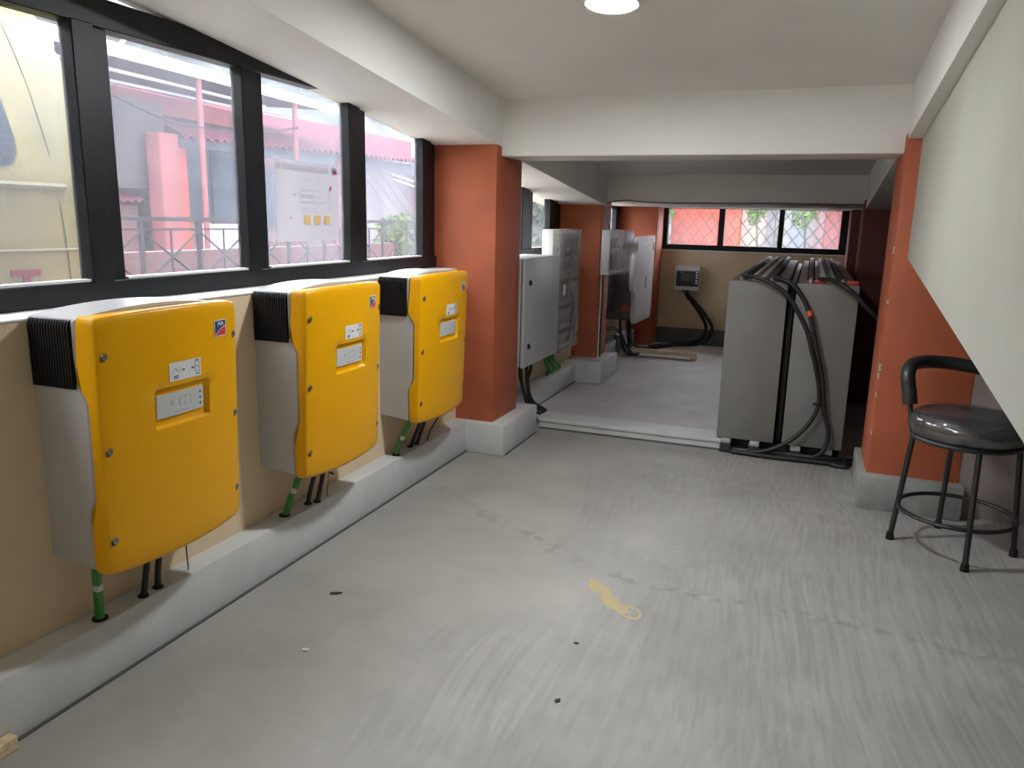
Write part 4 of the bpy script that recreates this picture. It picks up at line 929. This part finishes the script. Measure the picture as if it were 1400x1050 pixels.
def leafy(name, c, r, n, size, material, label, cat, trunk=None, seed=1):
    rnd = random.Random(seed)
    root = thing(name, (c[0], c[1], GZ), label, cat)
    p = M()
    for i in range(n):
        while True:
            q = Vector((rnd.uniform(-1, 1), rnd.uniform(-1, 1), rnd.uniform(-1, 1)))
            if .25 < q.length < 1: break
        o = Vector((c[0]+q.x*r[0], c[1]+q.y*r[1], c[2]+q.z*r[2]))
        a = Vector((rnd.gauss(0, 1), rnd.gauss(0, 1), rnd.gauss(0, 1))).normalized(); b2 = a.orthogonal().normalized()
        s2 = size*rnd.uniform(.6, 1.3)
        p.face([o-a*s2, o+b2*s2*.45, o+a*s2, o-b2*s2*.45])
    p.done('foliage', material, root, kind='stuff', smooth=False, rec=False)
    if trunk: M().tube([(c[0], c[1], GZ), (c[0]+.05, c[1], (GZ+c[2])/2), (c[0], c[1]+.05, c[2]+r[2]*.3)], trunk, 8).done('trunk', omat('bark', (.16, .12, .09), .9), root)
    return root
LEAF = omat('leaf_green', (.16, .28, .08), .7, var=.3, vscale=4); LEAFG = omat('leaf_grey_green', (.22, .27, .20), .7, var=.3, vscale=4)
leafy('leafy_bush', (-6.8, 12.3, .75), (.5, .7, .55), 700, .09, LEAF, 'green bush beyond the railing near the orange pillar', 'bush', seed=3)
leafy('small_tree', (-5.0, 14.2, 2.0), (1.3, 1.8, 1.9), 3000, .16, LEAFG, 'grey-green tree seen past the grey steel enclosure', 'tree', .09, seed=5)
# overhead service wires
for k, (a, b2) in enumerate((((-9.94, 17.4, 2.25), (-9.94, 20.6, 2.2)), ((-9.94, 17.4, 2.15), (-9.94, 20.6, 2.0)))):
    mid = tuple((i+j)/2 for i, j in zip(a, b2)); M().tube([a, (mid[0]+.3, mid[1], mid[2]-.18), b2], .02, 6).done('service_wire', PALE, label=('upper', 'lower')[k]+' white service wire sagging in front of the house', cat='wire', group='white wires on the house')
M().tube([(-9.385, 8.42, 2.85), (-9.385, 9.5, 2.60), (-9.385, 10.36, 2.56), (-9.385, 11.6, 2.60), (-9.385, 12.86, 2.85)], .018, 6).done('overhead_cable', RAILM, label='dark overhead cable sagging across the red roof', cat='cable')
# wooded hillside behind
p = M(); rows = []
for i in range(13):
    rows.append([])
    for k in range(40):
        y = -15+k*2.2; h = i/12
        n = noise.noise(Vector((y*.25, h*4, 0)))*1.4+noise.noise(Vector((y*.9, h*9, 3)))*.5
        rows[-1].append((-24-h*10+n, y, h*(12.0+noise.noise(Vector((y*.15, 1, 7)))*.8)))
p.grid(rows); p.done('hill', omat('hazy_hillside', (.20, .22, .225), .9, var=.3, vscale=.5), label='hazy wooded hillside behind the houses', kind=S, rec=False)

# beyond the far window: wire fence, red walls, gate posts, plants
fe = thing('wire_fence', (-.6, 8.75, GZ), 'diamond wire mesh fence close outside the far window', 'fence')
p = M(); fy = 8.75
for k in range(-14, 40):
    for s_ in (1, -1):
        xa = -2.6+k*.13
        z0_, z1_ = .5, 2.0
        xb = xa+s_*1.5*.8
        p.tube([(xa, fy+.004*s_, z0_), (xb, fy+.004*s_, z1_)], .0055, 4, curve=False)
p.done('wire_mesh', omat('fence_wire', (.16, .14, .14), .5), fe, kind='stuff', smooth=False)
for x in (-1.95, .9): M().cyl((x, fy, GZ), (x, fy, 2.0), .03, 8).done('post', RAILM, fe)
fh = thing('red_house', (-.9, 12.3, GZ), 'bright red walled house beyond the wire fence', 'house')
M().box((-2.4, 11.8, GZ), (-1.0, 12.2, 2.1)).done('wall', ORW, fh, smooth=False)
M().box((-3.6, 11.6, GZ), (-1.98, 11.75, 2.1)).done('grey_wall', omat('pale_blue_wall', (.55, .62, .68), .8), fh, smooth=False)
M().box((-2.20, 11.2, GZ), (-1.98, 11.5, 2.0), .01).done('maroon_post', REDP, fh)
M().box((-1.02, 12.1, GZ), (-.62, 12.4, 2.1)).done('pale_wall', omat('pale_pink_wall', (.72, .60, .52), .8), fh, smooth=False)
M().box((-.64, 12.0, GZ), (-.52, 12.2, 2.0), .01).done('dark_post', omat('grey_post', (.3, .3, .32), .6), fh)
M().box((-.52, 12.1, GZ), (.0, 12.4, 2.1)).done('white_wall', omat('pale_grey_wall', (.66, .67, .66), .8), fh, smooth=False)
M().box((-.02, 12.15, GZ), (1.2, 12.4, 2.1)).done('pink_wall', omat('pale_rose_wall', (.72, .45, .47), .8), fh, smooth=False)
M().box((-.30, 11.7, GZ), (-.08, 11.9, 2.0), .01).done('blue_post', omat('slate_post', (.28, .32, .42), .6), fh)
M().box((.14, 11.6, GZ), (.42, 11.8, 2.0), .01).done('maroon_post', REDP, fh)
for (c, r, n, sd, lab) in (((-1.86, 10.6, 1.33), (.10, .1, .12), 60, 11, 'sprig of green leaves against the red wall'), ((-.72, 10.8, 1.35), (.13, .1, .13), 70, 12, 'sprig of green leaves over the middle pane'), ((-.12, 10.6, 1.34), (.16, .1, .16), 90, 13, 'sprig of green leaves over the pane by the maroon post')):
    leafy('leafy_plant', c, r, n, .05, LEAF, lab, 'plant', .012, seed=sd)
